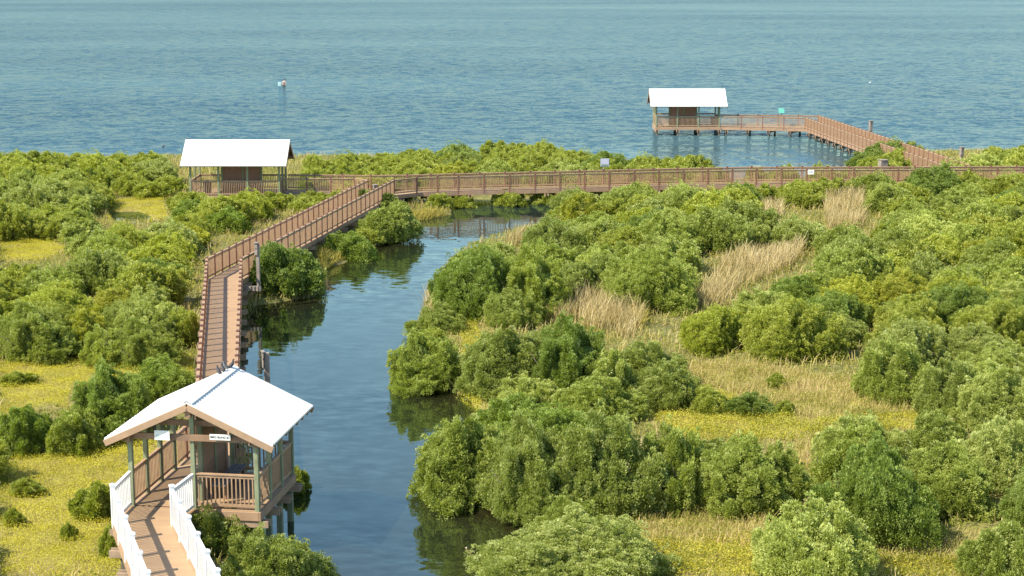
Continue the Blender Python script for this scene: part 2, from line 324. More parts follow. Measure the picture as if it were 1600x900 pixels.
# ------------------------------------------------------------------ railings and boardwalks
def post_mesh(h, below, w, mat, capmat, name='post'):
    mb = MB(); mb.box((0, 0, (h - below) / 2), (w, w, h + below)); me = mb.mesh(name, mat, 0.006)
    c = MB(); c.box((0, 0, h + 0.02), (w + 0.035, w + 0.035, 0.04)); c.box((0, 0, h + 0.055), (w + 0.02, w + 0.02, 0.03), taper=0.4)
    return me, c.mesh(name + '_cap', capmat, 0.004)
PM_BROWN = post_mesh(1.10, 0.22, 0.10, M['post'], M['cap'])
PM_WHITE = post_mesh(1.16, 0.10, 0.13, M['white'], M['white'])
def railing(parent, pts, spacing, mats, kind='brown', ends=(1, 1), zf=deck_z, label=None, hh=1.06, bal=0.115, per_seg_posts=True):
    """pts: plan polyline in world coords; parent is at origin"""
    rail = MB(); low = MB(); balu = MB(); rm, pm = mats
    posts = []
    for i in range(len(pts) - 1):
        a = np.array(pts[i], float); b = np.array(pts[i + 1], float); L = np.linalg.norm(b - a); d = (b - a) / L
        za, zb = zf(a[1]), zf(b[1]); rz = math.atan2(d[1], d[0])
        n = max(1, round(L / spacing)) if spacing else 1
        w = 0.10 if kind == 'brown' else 0.13
        A = lambda t, z: np.array([*(a + d * t), za + (zb - za) * t / L + z])
        for k in range(n):                                     # rails run from post to post
            t0, t1 = L * k / n + w / 2 - .004, L * (k + 1) / n - w / 2 + .004
            if kind == 'brown':
                rail.beam(A(t0, hh), A(t1, hh), 0.12, 0.045); rail.beam(A(t0, hh - 0.062), A(t1, hh - 0.062), 0.045, 0.075)
                low.beam(A(t0, 0.13), A(t1, 0.13), 0.05, 0.085)
            else:
                rail.beam(A(t0, hh), A(t1, hh), 0.09, 0.10); low.beam(A(t0, 0.12), A(t1, 0.12), 0.06, 0.09)
            nb = max(1, int((t1 - t0) / bal))
            for q in range(nb):
                t = t0 + (t1 - t0) * (q + 0.5) / nb; bw = 0.036 if kind == 'brown' else 0.042
                balu.box(A(t, (hh + 0.12) / 2), (bw, bw, hh - 0.24), rz)
        if spacing:
            for k in range(n + 1):
                if k == 0 and i > 0: continue
                if (k == 0 and i == 0 and not ends[0]) or (k == n and i == len(pts) - 2 and not ends[1]): continue
                p = A(L * k / n, 0); posts.append((p, rz))
    r = rail.build('railing', rm, parent)
    if label: r['label'] = label
    balu.build('balusters', rm, r); low.build('bottom_rail', rm, r)
    PMs = PM_BROWN if kind == 'brown' else PM_WHITE
    for p, rz in posts:
        o = link('post', PMs[0], r); o.location = p; o.rotation_euler[2] = rz
        # the cap sits in the same sub-part level; joined look
        c = link('post_cap', PMs[1], r); c.location = p; c.rotation_euler[2] = rz
    return r
def strip(name, L, Rr, parent, mat, zf=deck_z, th=0.05, off=0.0):
    """deck sheet with thickness between polylines L and R (same length); UV y = run length"""
    V = []; F = []; UV = []; run = 0; n = len(L)
    for i in range(n):
        if i: run += np.linalg.norm((np.array(L[i]) + Rr[i] - np.array(L[i - 1]) - Rr[i - 1]) / 2)
        for P, u in ((L[i], 0), (Rr[i], 1)):
            z = zf(P[1]) + off; V += [(P[0], P[1], z), (P[0], P[1], z - th)]; UV += [(u, run)] * 2
    for i in range(n - 1):
        a = 4 * i; b = a + 4
        F += [(a, a + 2, b + 2, b), (a + 1, b + 1, b + 3, a + 3), (a, b, b + 1, a + 1), (a + 2, a + 3, b + 3, b + 2)]
    F += [(0, 1, 3, 2), (4 * n - 4, 4 * n - 2, 4 * n - 1, 4 * n - 3)]
    me = bpy.data.meshes.new(name); me.from_pydata(V, [], F); me.update()
    uv = me.uv_layers.new(name='UVMap')
    for lp in me.loops: uv.data[lp.index].uv = UV[lp.vertex_index]
    me.materials.append(mat); return link(name, me, parent)
def offset_line(pts, d):
    """offset polyline to the right by d"""
    P = [np.array(p, float) for p in pts]; out = []
    for i in range(len(P)):
        ds = []
        if i: e = P[i] - P[i - 1]; ds.append(e / np.linalg.norm(e))
        if i < len(P) - 1: e = P[i + 1] - P[i]; ds.append(e / np.linalg.norm(e))
        m = sum(ds); m /= np.linalg.norm(m); nrm = np.array([m[1], -m[0]]); c = abs(m @ ds[0]); out.append(P[i] + nrm * d / max(c, .5))
    return out
def pile_mesh(r, h):
    mb = MB(); mb.cyl((0, 0, -h), (0, 0, 0), r, r * 0.97, 10); return mb.mesh('piling', M['pile'], smooth=False)
def sq_pile(w, h, mat):
    mb = MB(); mb.box((0, 0, -h / 2), (w, w, h)); return mb.mesh('piling', mat, 0.008)
def supports(parent, L, Rr, spacing, zf=deck_z, pm=None, out=0.28, start=0.3):
    L = [np.array(p) for p in L]; Rr = [np.array(p) for p in Rr]
    pm = pm or sq_pile(0.17, 2.7, M['pile'])
    for i in range(len(L) - 1):
        n = max(1, round(np.linalg.norm(L[i + 1] - L[i]) / spacing)); 
        for k in range(n):
            t = (k + start) / n; a = L[i] * (1 - t) + L[i + 1] * t; b = Rr[i] * (1 - t) + Rr[i + 1] * t; e = (b - a) / np.linalg.norm(b - a)
            z = zf(a[1]) - 0.30; A = a - e * out; B = b + e * out
            d2 = np.array([-e[1], e[0]]) * 0.115
            for s in (-1, 1):
                mb = MB(); mb.beam((*(A + d2 * s), z - 0.1), (*(B + d2 * s), z - 0.1), 0.055, 0.2); mb.build('crossbeam', M['beam'], parent)
            for q in (a + e * 0.12, b - e * 0.12):
                o = link('piling', pm, parent); o.location = (*q, z + 0.02); o.rotation_euler[2] = math.atan2(e[1], e[0])
def fascia(parent, line, out_side, zf=deck_z, h=0.26, name='fascia'):
    mb = MB()
    ln = offset_line(line, 0.025 * out_side)
    for i in range(len(ln) - 1):
        a, b = ln[i], ln[i + 1]; mb.beam((*a, zf(a[1]) - h / 2 - 0.012), (*b, zf(b[1]) - h / 2 - 0.012), 0.045, h)
    return mb.build(name, M['fascia'], parent)
def boardwalk(L, Rr, label, rails, spacing=1.15, sup=2.4, group=None, mats=None, kind='brown', bal=0.115):
    root = empty('boardwalk', (0, 0, 0)); tag(root, label, 'boardwalk')
    strip('deck', [np.array(p) for p in L], [np.array(p) for p in Rr], root, M['deck'])
    fascia(root, L, -1); fascia(root, Rr, 1)
    for pts, ends in rails:
        railing(root, pts, spacing, mats or (M['rail'], M['post']), kind, ends, bal=bal)
    supports(root, L, Rr, sup)
    return root
def U(x, y, h=0.0, Y0=None):
    """pixel -> plan point on the deck plane (+h), deck height following the slope"""
    z = 1.3
    for _ in range(6): P = un(x, y, z + h); z = deck_z(P[1])
    return np.array(P)

# corner points of the walkway, surveyed on the deck
B_L0, B_R0 = np.array((-10.36, 54.6)), np.array((-8.70, 52.6))
C_L0, C_R0 = U(323, 403.7, 1.08), U(376.5, 403.8, 1.08)
C_L1, C_R1 = U(574.5, 281, 1.08), U(615, 281, 1.08)
A_L1, A_R1 = np.array((-11.30, 46.95)), np.array((-9.60, 46.85))
A_L0 = A_L1 + (np.array((-8.85, 39.91)) - A_L1) * 2.0; A_R0 = A_R1 + (np.array((-7.18, 40.04)) - A_R1) * 2.0
PO = np.array((-7.4, 48.21)); PU = np.array((.989, -.145)); PV = np.array((.145, .989))
def puv(u, v): return PO + PU * u + PV * v
G_L, G_M, G_R = puv(-3.80, 0), puv(-1.88, 0), puv(0, 0)
# A: white-railed ramp
ramp_ = boardwalk([A_L0, A_L1, G_L + PV * 0.0], [A_R0, A_R1, G_M],
    'tan boardwalk between white railings leading up to the nearest shelter', [], sup=1.9)
railing(ramp_, [A_L0, A_L1], 1.49, (M['white'], M['white']), 'white', (1, 1), hh=1.04, bal=0.13)
railing(ramp_, [A_L1 + (G_L - A_L1) * .04, G_L - (G_L - A_L1) * .05], None, (M['white'], M['white']), 'white', hh=1.04, bal=0.13)
railing(ramp_, [A_R0, A_R1], 1.49, (M['white'], M['white']), 'white', (1, 1), hh=1.04, bal=0.13)
railing(ramp_, [A_R1 + (G_M - A_R1) * .04, G_M - (G_M - A_R1) * .05], None, (M['white'], M['white']), 'white', hh=1.04, bal=0.13)
# B
pL, pR = puv(-3.80, 3.72), puv(-1.88, 3.72)
b_ = boardwalk([pL, B_L0, C_L0], [pR, pR + (C_R0 - pR) * 0.08, C_R0], 'straight narrow boardwalk running from behind the nearest shelter along the channel', [([pL + (B_L0 - pL) * .1, B_L0, C_L0], (0, 0)), ([pR + (C_R0 - pR) * .01, C_R0], (0, 0))])
# C
c_ = boardwalk([C_L0, C_L1], [C_R0, C_R1], 'long diagonal boardwalk crossing the bushes from the bend to the far cross walk', [([C_L0, C_L1], (1, 1)), ([C_R0, C_R1], (1, 1))])
# D front line (deck edge), back line 1.65 m further
Df = [C_R1, U(651, 277.3, 1.08), U(716, 275.5, 1.08), U(836, 272.6, 1.08), U(952, 269.8, 1.08), U(1068, 267.0, 1.08), U(1182, 265.0, 1.08), U(1300, 264.8, 1.08), U(1438, 264.5, 1.08), U(1720, 263.5, 1.08)]
Db = offset_line(Df, -1.65)
Db[0] = np.array((C_L1[0], Db[1][1] - 0.25))
d_ = boardwalk(Db, Df, 'long level boardwalk crossing the whole marsh from left to right', [(Df, (0, 1)), (Db[1:], (1, 1))], spacing=1.8, sup=2.45)
# left pavilion spur
LX0, LX1, LY = -22.3, -16.15, 119.1; LD = 3.6
yE = LY + LD - 0.1
e_ = boardwalk([(LX1, yE), (Db[0][0] , Db[0][1]) , tuple(Db[1])], [(LX1, C_L1[1] + 0.9), (C_L1[0] - 1.0, C_L1[1] + 0.9), tuple(C_L1 + np.array((0.02, 0.03)))],
    'short boardwalk joining the left shelter to the junction of the walks', [([(LX1 + .1, yE), tuple(Db[0]), tuple(Db[1])], (0, 0)), ([(LX1 + .1, C_L1[1] + 0.9), (C_L1[0] - 1.0, C_L1[1] + 0.9), tuple(C_L1)], (0, 0))], spacing=1.8)
# F and G
RX0, RX1, RY = 14.32, 20.66, 171.5; RD = 3.6
F0, F1 = np.array((RX1, RY)), U(1258.5, 184.0, 1.08)
Fb0, Fb1 = np.array((RX1, RY + 1.95)), U(1279, 180.5, 1.08)
G1, Gb1 = U(1482, 260.0, 1.08), U(1515, 257.5, 1.08)
f_ = boardwalk([Fb0, Fb1], [F0, F1], 'level boardwalk over open water beside the farthest shelter', [([F0, F1], (0, 0)), ([Fb0, Fb1], (0, 0))], spacing=2.0)
g_ = boardwalk([Fb1, Gb1][::-1], [F1, G1][::-1], 'diagonal boardwalk over water from the farthest shelter back to shore', [([F1, G1], (1, 0)), ([Fb1, Gb1], (1, 0))], spacing=1.2)

# ------------------------------------------------------------------ shelters ("bird blinds")
def shelter(loc, rz, Wd, Ln, label, zdeck, post_u, post_u_back, wall, roof_over, open_sides, eave=2.12, rise=1.2, gable_over=0.5, ridge_len=None, near=False):
    """local x along the ridge (0..Ln), local y across (0..Wd), z = 0 at the deck"""
    root = empty('shelter', (loc[0], loc[1], zdeck), rz); tag(root, label, 'shelter')
    # deck
    V = []; me = bpy.data.meshes.new('deck')
    ex = 0.06; vs_ = [(-ex, -ex), (Ln + ex, -ex), (Ln + ex, Wd + ex), (-ex, Wd + ex)]
    pts = [(x, y, z) for z in (0.0, -0.05) for x, y in vs_]
    me.from_pydata(pts, [], [(0, 1, 2, 3), (7, 6, 5, 4), (0, 4, 5, 1), (1, 5, 6, 2), (2, 6, 7, 3), (3, 7, 4, 0)]); uv = me.uv_layers.new(name='UVMap')
    for lp in me.loops: v = me.vertices[lp.vertex_index].co; uv.data[lp.index].uv = (v.y, v.x) if near else (v.y, v.x)
    me.materials.append(M['deck']); link('deck', me, root)
    fb = MB(); o = ex + 0.026
    fb.beam((-o - .02, -o, -.155), (Ln + o + .02, -o, -.155), .05, .27); fb.beam((-o - .02, Wd + o, -.155), (Ln + o + .02, Wd + o, -.155), .05, .27)
    fb.beam((-o, -o + .03, -.157), (-o, Wd + o - .03, -.157), .05, .26); fb.beam((Ln + o, -o + .03, -.157), (Ln + o, Wd + o - .03, -.157), .05, .26)
    fb.build('fascia', M['fascia'], root, 0.005)
    # posts
    pw = 0.135; slope = rise / (Wd / 2 + roof_over)
    def post(x, y, top):
        mb = MB(); mb.box((0, 0, (top - 0.3) / 2), (pw, pw, top + 0.3)); m = mb.build('post', M['green'], root, 0.01); m.location = (x, y, 0)
    for u in post_u: post(u, 0.0, eave + roof_over * slope - 0.12)
    for u in post_u_back: post(u, Wd, eave + roof_over * slope - 0.12)
    for x in (0.0, Ln): post(x, Wd / 2, eave + rise - 0.28)
    # beams
    zb = eave + roof_over * slope - 0.235
    for y, s in ((0, -1), (Wd, 1)):
        mb = MB(); mb.beam((-gable_over + .05, y + s * .095, zb), (Ln + gable_over - .05, y + s * .095, zb), .05, .22); mb.beam((-gable_over + .05, y - s * .095, zb), (Ln + gable_over - .05, y - s * .095, zb), .05, .22); mb.build('eave_beam', M['timber'], root, 0.004)
    for x, s in ((0, -1), (Ln, 1)):
        mb = MB(); mb.beam((x + s * .10, -0.15, zb - .02), (x + s * .10, Wd + 0.15, zb - .02), .05, .19); mb.build('tie_beam', M['timber'], root, 0.004)
        mb = MB(); mb.beam((x - s * .25, 0.6, zb + .33), (x - s * .25, Wd - 0.6, zb + .33), .05, .17); mb.build('collar_beam', M['timber'], root, 0.004)
        for y in (0, Wd):
            mb = MB(); mb.box((x + s * .16, y, zb - .03), (.13, .17, .34)); mb.build('corner_block', M['timber'], root, 0.008)
        mb = MB(); mb.box((x + s * .30, Wd / 2, eave + rise - .30), (.12, .17, .36)); mb.build('king_block', M['timber'], root, 0.008)
    # roof: two pitched corrugated sheets
    x0, x1 = -gable_over, Ln + gable_over; yc = Wd / 2
    roofroot = None
    for s in (-1, 1):
        n = int((x1 - x0) / 0.055); V = []; F = []; rows = 2
        xs = np.linspace(x0, x1, n + 1)
        for i, x in enumerate(xs):
            bump = 0.014 * (1 if i % 4 in (1, 2) else 0)
            for (yy, zz) in ((yc + s * 0.0, eave + rise), (yc + s * (Wd / 2 + roof_over), eave)):
                V.append((x, yy, zz + bump)); V.append((x, yy, zz - 0.045))
        for i in range(n):
            a = 4 * i; b = a + 4
            F += [(a, b, b + 2, a + 2), (a + 1, a + 3, b + 3, b + 1), (a + 2, b + 2, b + 3, a + 3), (a, a + 1, b + 1, b)]
        F += [(0, 2, 3, 1), (4 * n, 4 * n + 1, 4 * n + 3, 4 * n + 2)]
        me = bpy.data.meshes.new('roof'); me.from_pydata(V, [], F); bm = bmesh.new(); bm.from_mesh(me); bmesh.ops.recalc_face_normals(bm, faces=bm.faces); bm.to_mesh(me); bm.free(); me.materials.append(M['roof'])
        r = link('roof', me, root)
        # sheathing under it
        mb = MB(); a = np.array((0, yc, eave + rise - .065)); e = np.array((0, yc + s * (Wd / 2 + roof_over - .03), eave + .01 - .065 + .0))
        V2 = [(x0 + .03, a[1], a[2]), (x1 - .03, a[1], a[2]), (x1 - .03, e[1], e[2]), (x0 + .03, e[1], e[2])]; V2 += [(p[0], p[1], p[2] - .03) for p in V2]
        mb.add(V2, [(0, 1, 2, 3), (7, 6, 5, 4), (0, 4, 5, 1), (1, 5, 6, 2), (2, 6, 7, 3), (3, 7, 4, 0)]); mb.build('sheathing', M['timber'], root)
        for x in (x0 + .01, x1 - .01):
            mb = MB(); mb.beam((x, yc, eave + rise - .15), (x, yc + s * (Wd / 2 + roof_over), eave - .15), .045, .19); mb.build('gable_board', M['fascia'], root, .004)
        mb = MB()
        for x in np.arange(x0 + .5, x1 - .3, .6): mb.beam((x, yc + s * .06, eave + rise - .18), (x, yc + s * (Wd / 2 + roof_over - .05), eave - .15), .04, .12)
        mb.build('rafters', M['timber'], root)
        if s == -1: r0 = r
    # ridge cap
    mb = MB()
    for s in (-1, 1):
        V2 = [(x0 - .01, yc, eave + rise + .05), (x1 + .01, yc, eave + rise + .05), (x1 + .01, yc + s * .17, eave + rise + .05 - .17 * slope), (x0 - .01, yc + s * .17, eave + rise + .05 - .17 * slope)]
        V2 += [(p[0], p[1], p[2] - .012) for p in V2]; mb.add(V2, [(0, 1, 2, 3), (7, 6, 5, 4), (0, 4, 5, 1), (1, 5, 6, 2), (2, 6, 7, 3), (3, 7, 4, 0)])
    mb.build('ridge_cap', M['roof'], r0)
    # railings between posts
    for pts in open_sides:
        mb = MB(); bl = MB(); lo = MB()
        for (a, b) in pts:
            a = np.array(a, float); b = np.array(b, float); L = np.linalg.norm(b - a); d = (b - a) / L; a2 = a + d * pw / 2; b2 = b - d * pw / 2
            P = lambda p, z: (p[0], p[1], z)
            mb.beam(P(a2, 1.05), P(b2, 1.05), .10, .045); mb.beam(P(a2, .985), P(b2, .985), .045, .08); lo.beam(P(a2, .13), P(b2, .13), .05, .085)
            n = max(1, int((L - pw) / .118))
            for k in range(n):
                q = a2 + (b2 - a2) * (k + .5) / n; bl.box((q[0], q[1], .56), (.038, .038, .80), math.atan2(d[1], d[0]))
        r = mb.build('railing', M['rail'], root, .003); bl.build('balusters', M['rail'], r); lo.build('bottom_rail', M['rail'], r)
    # wall of the blind
    wx0, wx1, wy = wall; th = eave + rise - .35
    mb = MB(); hh = 0.19; k = 0
    z = 0.02
    while z < th - 0.05:
        z2 = min(z + hh - .006, th); mb.box(((wx0 + wx1) / 2, wy, (z + z2) / 2), (wx1 - wx0, .07, z2 - z)); z += hh
    mb.box(((wx0 + wx1) / 2, wy, th / 2), (wx1 - wx0 - .02, .045, th - .03))
    w = mb.build('wall', M['wall'], root)
    for x in (wx0, (wx0 * .47 + wx1 * .53), wx1):
        mb = MB(); mb.box((x, wy, th / 2 + .05), (.15, .15, th + .1)); mb.build('wall_post', M['green'] if x != wx1 else (M['beam'] if near else M['green']), root, .008)
    # piles
    pm = sq_pile(.17, 2.6 + (0.5 if near else 0), M['green'] if near else M['pile'])
    us = np.linspace(0.08, Ln - .08, max(2, round(Ln / (1.22 if near else 2.05)) + 1))
    for u in us:
        for y in (0.05, Wd / 2, Wd - 0.05):
            o_ = link('piling', pm, root); o_.location = (u, y, -.30)
        for s in (-1, 1):
            mb = MB(); mb.beam((u + s * .115, -.32, -.40), (u + s * .115, Wd + .32, -.40), .055, .2); mb.build('crossbeam', M['beam'], root, .004)
    return root
# nearest: ridge runs away from the camera. local x = PV, local y = to the left (-PU)
rz = math.atan2(PV[1], PV[0])
nb = 3.68
bays = lambda y, us: [((us[i], y), (us[i + 1], y)) for i in range(len(us) - 1)]
pu = [0, 1.23, 2.45, 3.68]
near_sh = shelter(PO, rz, 3.80, nb, 'nearest shelter with white roof and green posts, its gable facing the viewer', 1.5, pu, pu, (0.75, 3.05, 1.93), 0.62,
    [bays(0, pu), bays(3.80, pu), [((0, 0), (0, 1.9))], [((nb, 0), (nb, 1.9))]], eave=2.12, rise=1.17, gable_over=0.42, near=True)
left_sh = shelter((LX0, LY), 0, LD, LX1 - LX0, 'left shelter with white roof standing among bushes on the far shore of the marsh', 1.1,
    [0, 1.95, 3.95, 6.15], [0, 1.95, 3.95, 6.15], (1.9, 4.65, 1.9), 0.6,
    [bays(0, [0, 1.95, 3.95, 6.15]), bays(LD, [0, 1.95, 3.95, 6.15]), [((0, 0), (0, LD / 2)), ((0, LD / 2), (0, LD))], [((6.15, 0), (6.15, LD / 2))]], eave=2.18, rise=1.5, gable_over=0.58)
right_sh = shelter((RX0, RY), 0, RD, RX1 - RX0, 'farthest shelter with white roof standing on piles over open water', .85,
    [0, 2.1, 4.2, 6.25], [0, 2.1, 4.2, 6.25], (1.45, 4.15, 1.9), 0.6,
    [bays(0, [0, 2.1, 4.2, 6.25]), bays(RD, [0, 2.1, 4.2, 6.25]), [((0, 0), (0, RD / 2)), ((0, RD / 2), (0, RD))], [((6.25, RD / 2), (6.25, RD))]], eave=2.12, rise=1.5, gable_over=0.62)

# benches
def bench(base, rz, L, label):
    root = empty('bench', base, rz); tag(root, label, 'bench')
    mb = MB()
    for k in range(3): mb.box((L / 2, .08 + k * .155, .46), (L, .145, .045))
    mb.build('seat', M['bench'], root, .006)
    for x in (.2, L - .2):
        mb = MB(); mb.box((x, .08, .22), (.09, .09, .435)); mb.box((x, .38, .22), (.09, .09, .435)); mb.box((x, .23, .39), (.07, .40, .09)); mb.build('leg', M['timber'], root, .006)
    return root
q = puv(-1.75, 0.75); bench((*q, 1.5), rz - 0, 2.2, 'grey slatted bench along the dark wall inside the nearest shelter').rotation_euler = (0, 0, rz)
bench_near = [o for o in C.objects if o.name.startswith('bench')][0]
q = puv(-1.2, 0.75); bench_near.location = (*q, 1.5)
bench((LX0 + 2.2, LY + 1.25, 1.1), 0, 2.2, 'low bench before the brown wall inside the left shelter')
bench((RX0 + 1.8, RY + 1.25, .85), 0, 2.1, 'low bench before the brown wall inside the farthest shelter')
# bins
def bin_(loc, label, body, lid_m):
    root = empty('litter_bin', loc); tag(root, label, 'bin')
    mb = MB(); mb.cyl((0, 0, 0), (0, 0, .78), .25, .29, 16); mb.build('body', body, root)
    mb = MB(); mb.cyl((0, 0, .78), (0, 0, .84), .31, .31, 16); mb.cyl((0, 0, .84), (0, 0, .95), .30, .12, 16); mb.build('lid', lid_m, root)
bin_((-21.35, LY + 1.2, 1.1), 'black round litter bin behind the balusters of the left shelter', M['bin'], M['bin'])
bin_((RX1 - .55, RY + .75, .85), 'grey litter bin at the right end of the farthest shelter', M['greybin'], M['greybin'])

# ------------------------------------------------------------------ signs
def text_mesh(s, size, mat, name='lettering', depth=0.004):
    cu = bpy.data.curves.new(name, 'FONT'); cu.body = s; cu.size = size; cu.align_x = 'CENTER'; cu.align_y = 'CENTER'; cu.extrude = depth; cu.offset = 0.0
    o = bpy.data.objects.new(name, cu); C.objects.link(o); dg = bpy.context.evaluated_depsgraph_get(); me = bpy.data.meshes.new_from_object(o.evaluated_get(dg)); bpy.data.objects.remove(o)
    me.materials.clear(); me.materials.append(mat); return me
# on the nearest shelter's front beam: local frame x along PU, facing -PV
fr = math.atan2(PU[1], PU[0])
def front_pt(u, z, out): p = puv(u, -out); return (p[0], p[1], z)
s = empty('name_sign', front_pt(-0.99, 3.74, .245), fr); tag(s, 'white name board lettered in black on the front beam of the nearest shelter', 'sign')
mb = MB(); mb.box((0, 0, 0), (.62, .02, .17)); mb.build('board', M['signwhite'], s, .003)
tm = link('lettering', text_mesh('BIRD BLIND #1', .088, M['ink']), s, (0, -.0145, 0)); tm.rotation_euler = (R(90), 0, 0)
s = empty('notice_board', front_pt(-2.73, 3.73, .245), fr); tag(s, 'blank white board with faint teal ring on the front beam of the nearest shelter', 'sign')
mb = MB(); mb.box((0, 0, 0), (.46, .02, .29)); mb.build('board', M['signwhite'], s, .003)
ring = bpy.data.meshes.new('emblem'); bm = bmesh.new(); n = 20
vi = [bm.verts.new((r * math.cos(a) - .13, -.0125, r * math.sin(a) - .03)) for r in (.03, .048) for a in np.linspace(0, 2 * math.pi, n, False)]
for i in range(n): bm.faces.new((vi[i], vi[(i + 1) % n], vi[(i + 1) % n + n], vi[i + n]))
bm.to_mesh(ring); bm.free(); ring.materials.append(M['tealink']); link('emblem', ring, s)
# teal panel on a post at the far boardwalk
M['teal'] = painted('teal_panel', (0.12, 0.42, 0.33), .06, .4); M['lilac'] = painted('pale_picture_sign', (0.42, 0.44, 0.56), .08, .4, 2); M['dkgreen'] = painted('sign_lower_band', (0.18, 0.26, 0.20), .2, .5)
q = U(1220.5, 198.5); s = empty('scope_sign', (q[0], q[1] + 0.16, .85)); tag(s, 'small teal square panel on a pale stand rising above the far railing', 'sign')
mb = MB(); mb.box((0, 0, .66), (.07, .07, 1.32)); mb.build('stand', M['fascia'], s)
mb = MB(); mb.box((0, 0, 0), (.58, .05, .52)); p_ = mb.build('panel', M['teal'], s, .01); p_.location = (0.02, -.03, 1.60); p_.rotation_euler = (R(-25), 0, 0)
# white/blue picture sign behind long boardwalk
q = U(945, 268.0, 1.08); s = empty('picture_sign', (q[0], q[1] + 1.95, 1.1)); tag(s, 'pale blue picture panel on a thin post behind the long boardwalk railing', 'sign')
mb = MB(); mb.cyl((0, 0, -.9), (0, 0, 1.2), .03, .03, 8); mb.build('stand', M['metal'], s)
mb = MB(); mb.box((0.1, -.04, 1.50), (.62, .03, .60)); pn = mb.build('panel', M['lilac'], s, .006); mb = MB(); mb.box((0.1, -.058, 1.30), (.54, .008, .16)); mb.build('lower_band', M['dkgreen'], pn)
# white notice on the front railing of the long boardwalk
q = U(1267, 265.0, 1.08); s = empty('rail_notice', (q[0], q[1] - .08, 1.1)); tag(s, 'small white notice fixed to the railing of the long boardwalk', 'sign')
mb = MB(); mb.box((0, 0, .90), (.46, .015, .34)); mb.build('board', M['signwhite'], s, .003); mb = MB(); mb.box((0, -.0115, .90), (.34, .004, .02)); mb.box((0, -.0115, .95), (.3, .004, .02)); mb.build('faint_lines', M['lilac'], s)

# ------------------------------------------------------------------ wooden posts with boxes
def box_post(pt, top, label, w=.17, boxd=(.22, .24, .75), rz=0.3, base=-.8, side=-.12):
    root = empty('nest_box_post', (pt[0], pt[1], 0), rz); tag(root, label, 'post')
    mb = MB(); mb.box((0, 0, (top + base) / 2), (w, w, top - base)); mb.build('post', M['grey'], root, .01)
    mb = MB(); mb.box((side, -.02, top - boxd[2] / 2 + .04), boxd); b = mb.build('box', M['grey'], root, .008)
    mb = MB(); mb.box((side, -.02, top + .065), (boxd[0] + .08, boxd[1] + .10, .03)); mb.build('box_roof', M['grey'], b, .004)
    mb = MB(); mb.cyl((side, -.02 - boxd[1] / 2 + .004, top - .22), (side, -.02 - boxd[1] / 2 - .006, top - .22), .035, .035, 12); mb.build('entrance', M['ink'], b)
    return root
def top_at(y, Y): return CAM_H + Y * ((-_sp + (-(y - 450) / FPX) * _cp) / (_cp + (-(y - 450) / FPX) * _sp))
p1 = un(417, 590, .4); p1 = (p1[0], 66.0); box_post(((416 - 800) / FPX * 66.0 / .976, 66.0), top_at(551, 66.0), 'weathered post with a flat board standing in the channel behind the nearest roof', w=.2, boxd=(.05, .26, .62), side=-.15)
Yp = 85.2; xp = (403 - 800) / FPX * (Yp / .978); bp_ = box_post((xp + .1, Yp), top_at(381, Yp), 'tall weathered post with a box braced out beside the bend of the boardwalk', w=.16, base=1.0, boxd=(.15, .24, .60), side=-.06)
mb = MB(); mb.beam((-1.0, 0, 1.02), (.12, 0, 1.02), .22, .24); mb.build('bracket', M['grey'], bp_, .01); mb = MB(); mb.beam((-1.0, .0, .25), (-.05, 0, 1.0), .12, .12); mb.build('brace', M['timber'], bp_, .01); bp_.rotation_euler[2] = -.1
Yp = 117.2; box_post(((590.5 - 800) / FPX * Yp / .98, Yp), top_at(290, Yp), 'grey post with a flat box beside the diagonal boardwalk near the junction', boxd=(.28, .3, .7), side=-.06)
Yp = 148.0; box_post(((1350 - 800) / FPX * Yp / .98 + .0, Yp), top_at(222, Yp), 'grey post with a low box in front of the right diagonal boardwalk', boxd=(.2, .2, .6), side=.0)
Yp = 151.0; box_post(((1351 - 800) / FPX * Yp / .98 + 1.6, Yp + 8), top_at(190, Yp + 8), 'dark slender box post rising behind the right diagonal boardwalk railing', boxd=(.28, .3, .95), side=-.05)
Yp = 128.6; box_post(((1370.5 - 800) / FPX * Yp / .98, Yp), top_at(251, Yp), 'wide pale box on a post just behind the long boardwalk railing', boxd=(.58, .45, .62), side=0)
Yp = 134.0; box_post(((1490.5 - 800) / FPX * Yp / .98, Yp), top_at(231, Yp), 'narrow pale box post among bushes beyond the right end of the diagonal walk', boxd=(.26, .3, .62), side=0)
# mast on farthest roof
root = empty('mast', (RX1 + .35, RY + 1.8, .85 + 2.12 + 1.5)); tag(root, 'thin dark pole standing up from the ridge of the farthest shelter roof', 'pole'); mb = MB(); mb.cyl((0, 0, -.1), (0, 0, .62), .02, .012, 6); mb.box((0, 0, 0.0), (.10, .10, .06)); mb.build('pole', M['ink'], root)

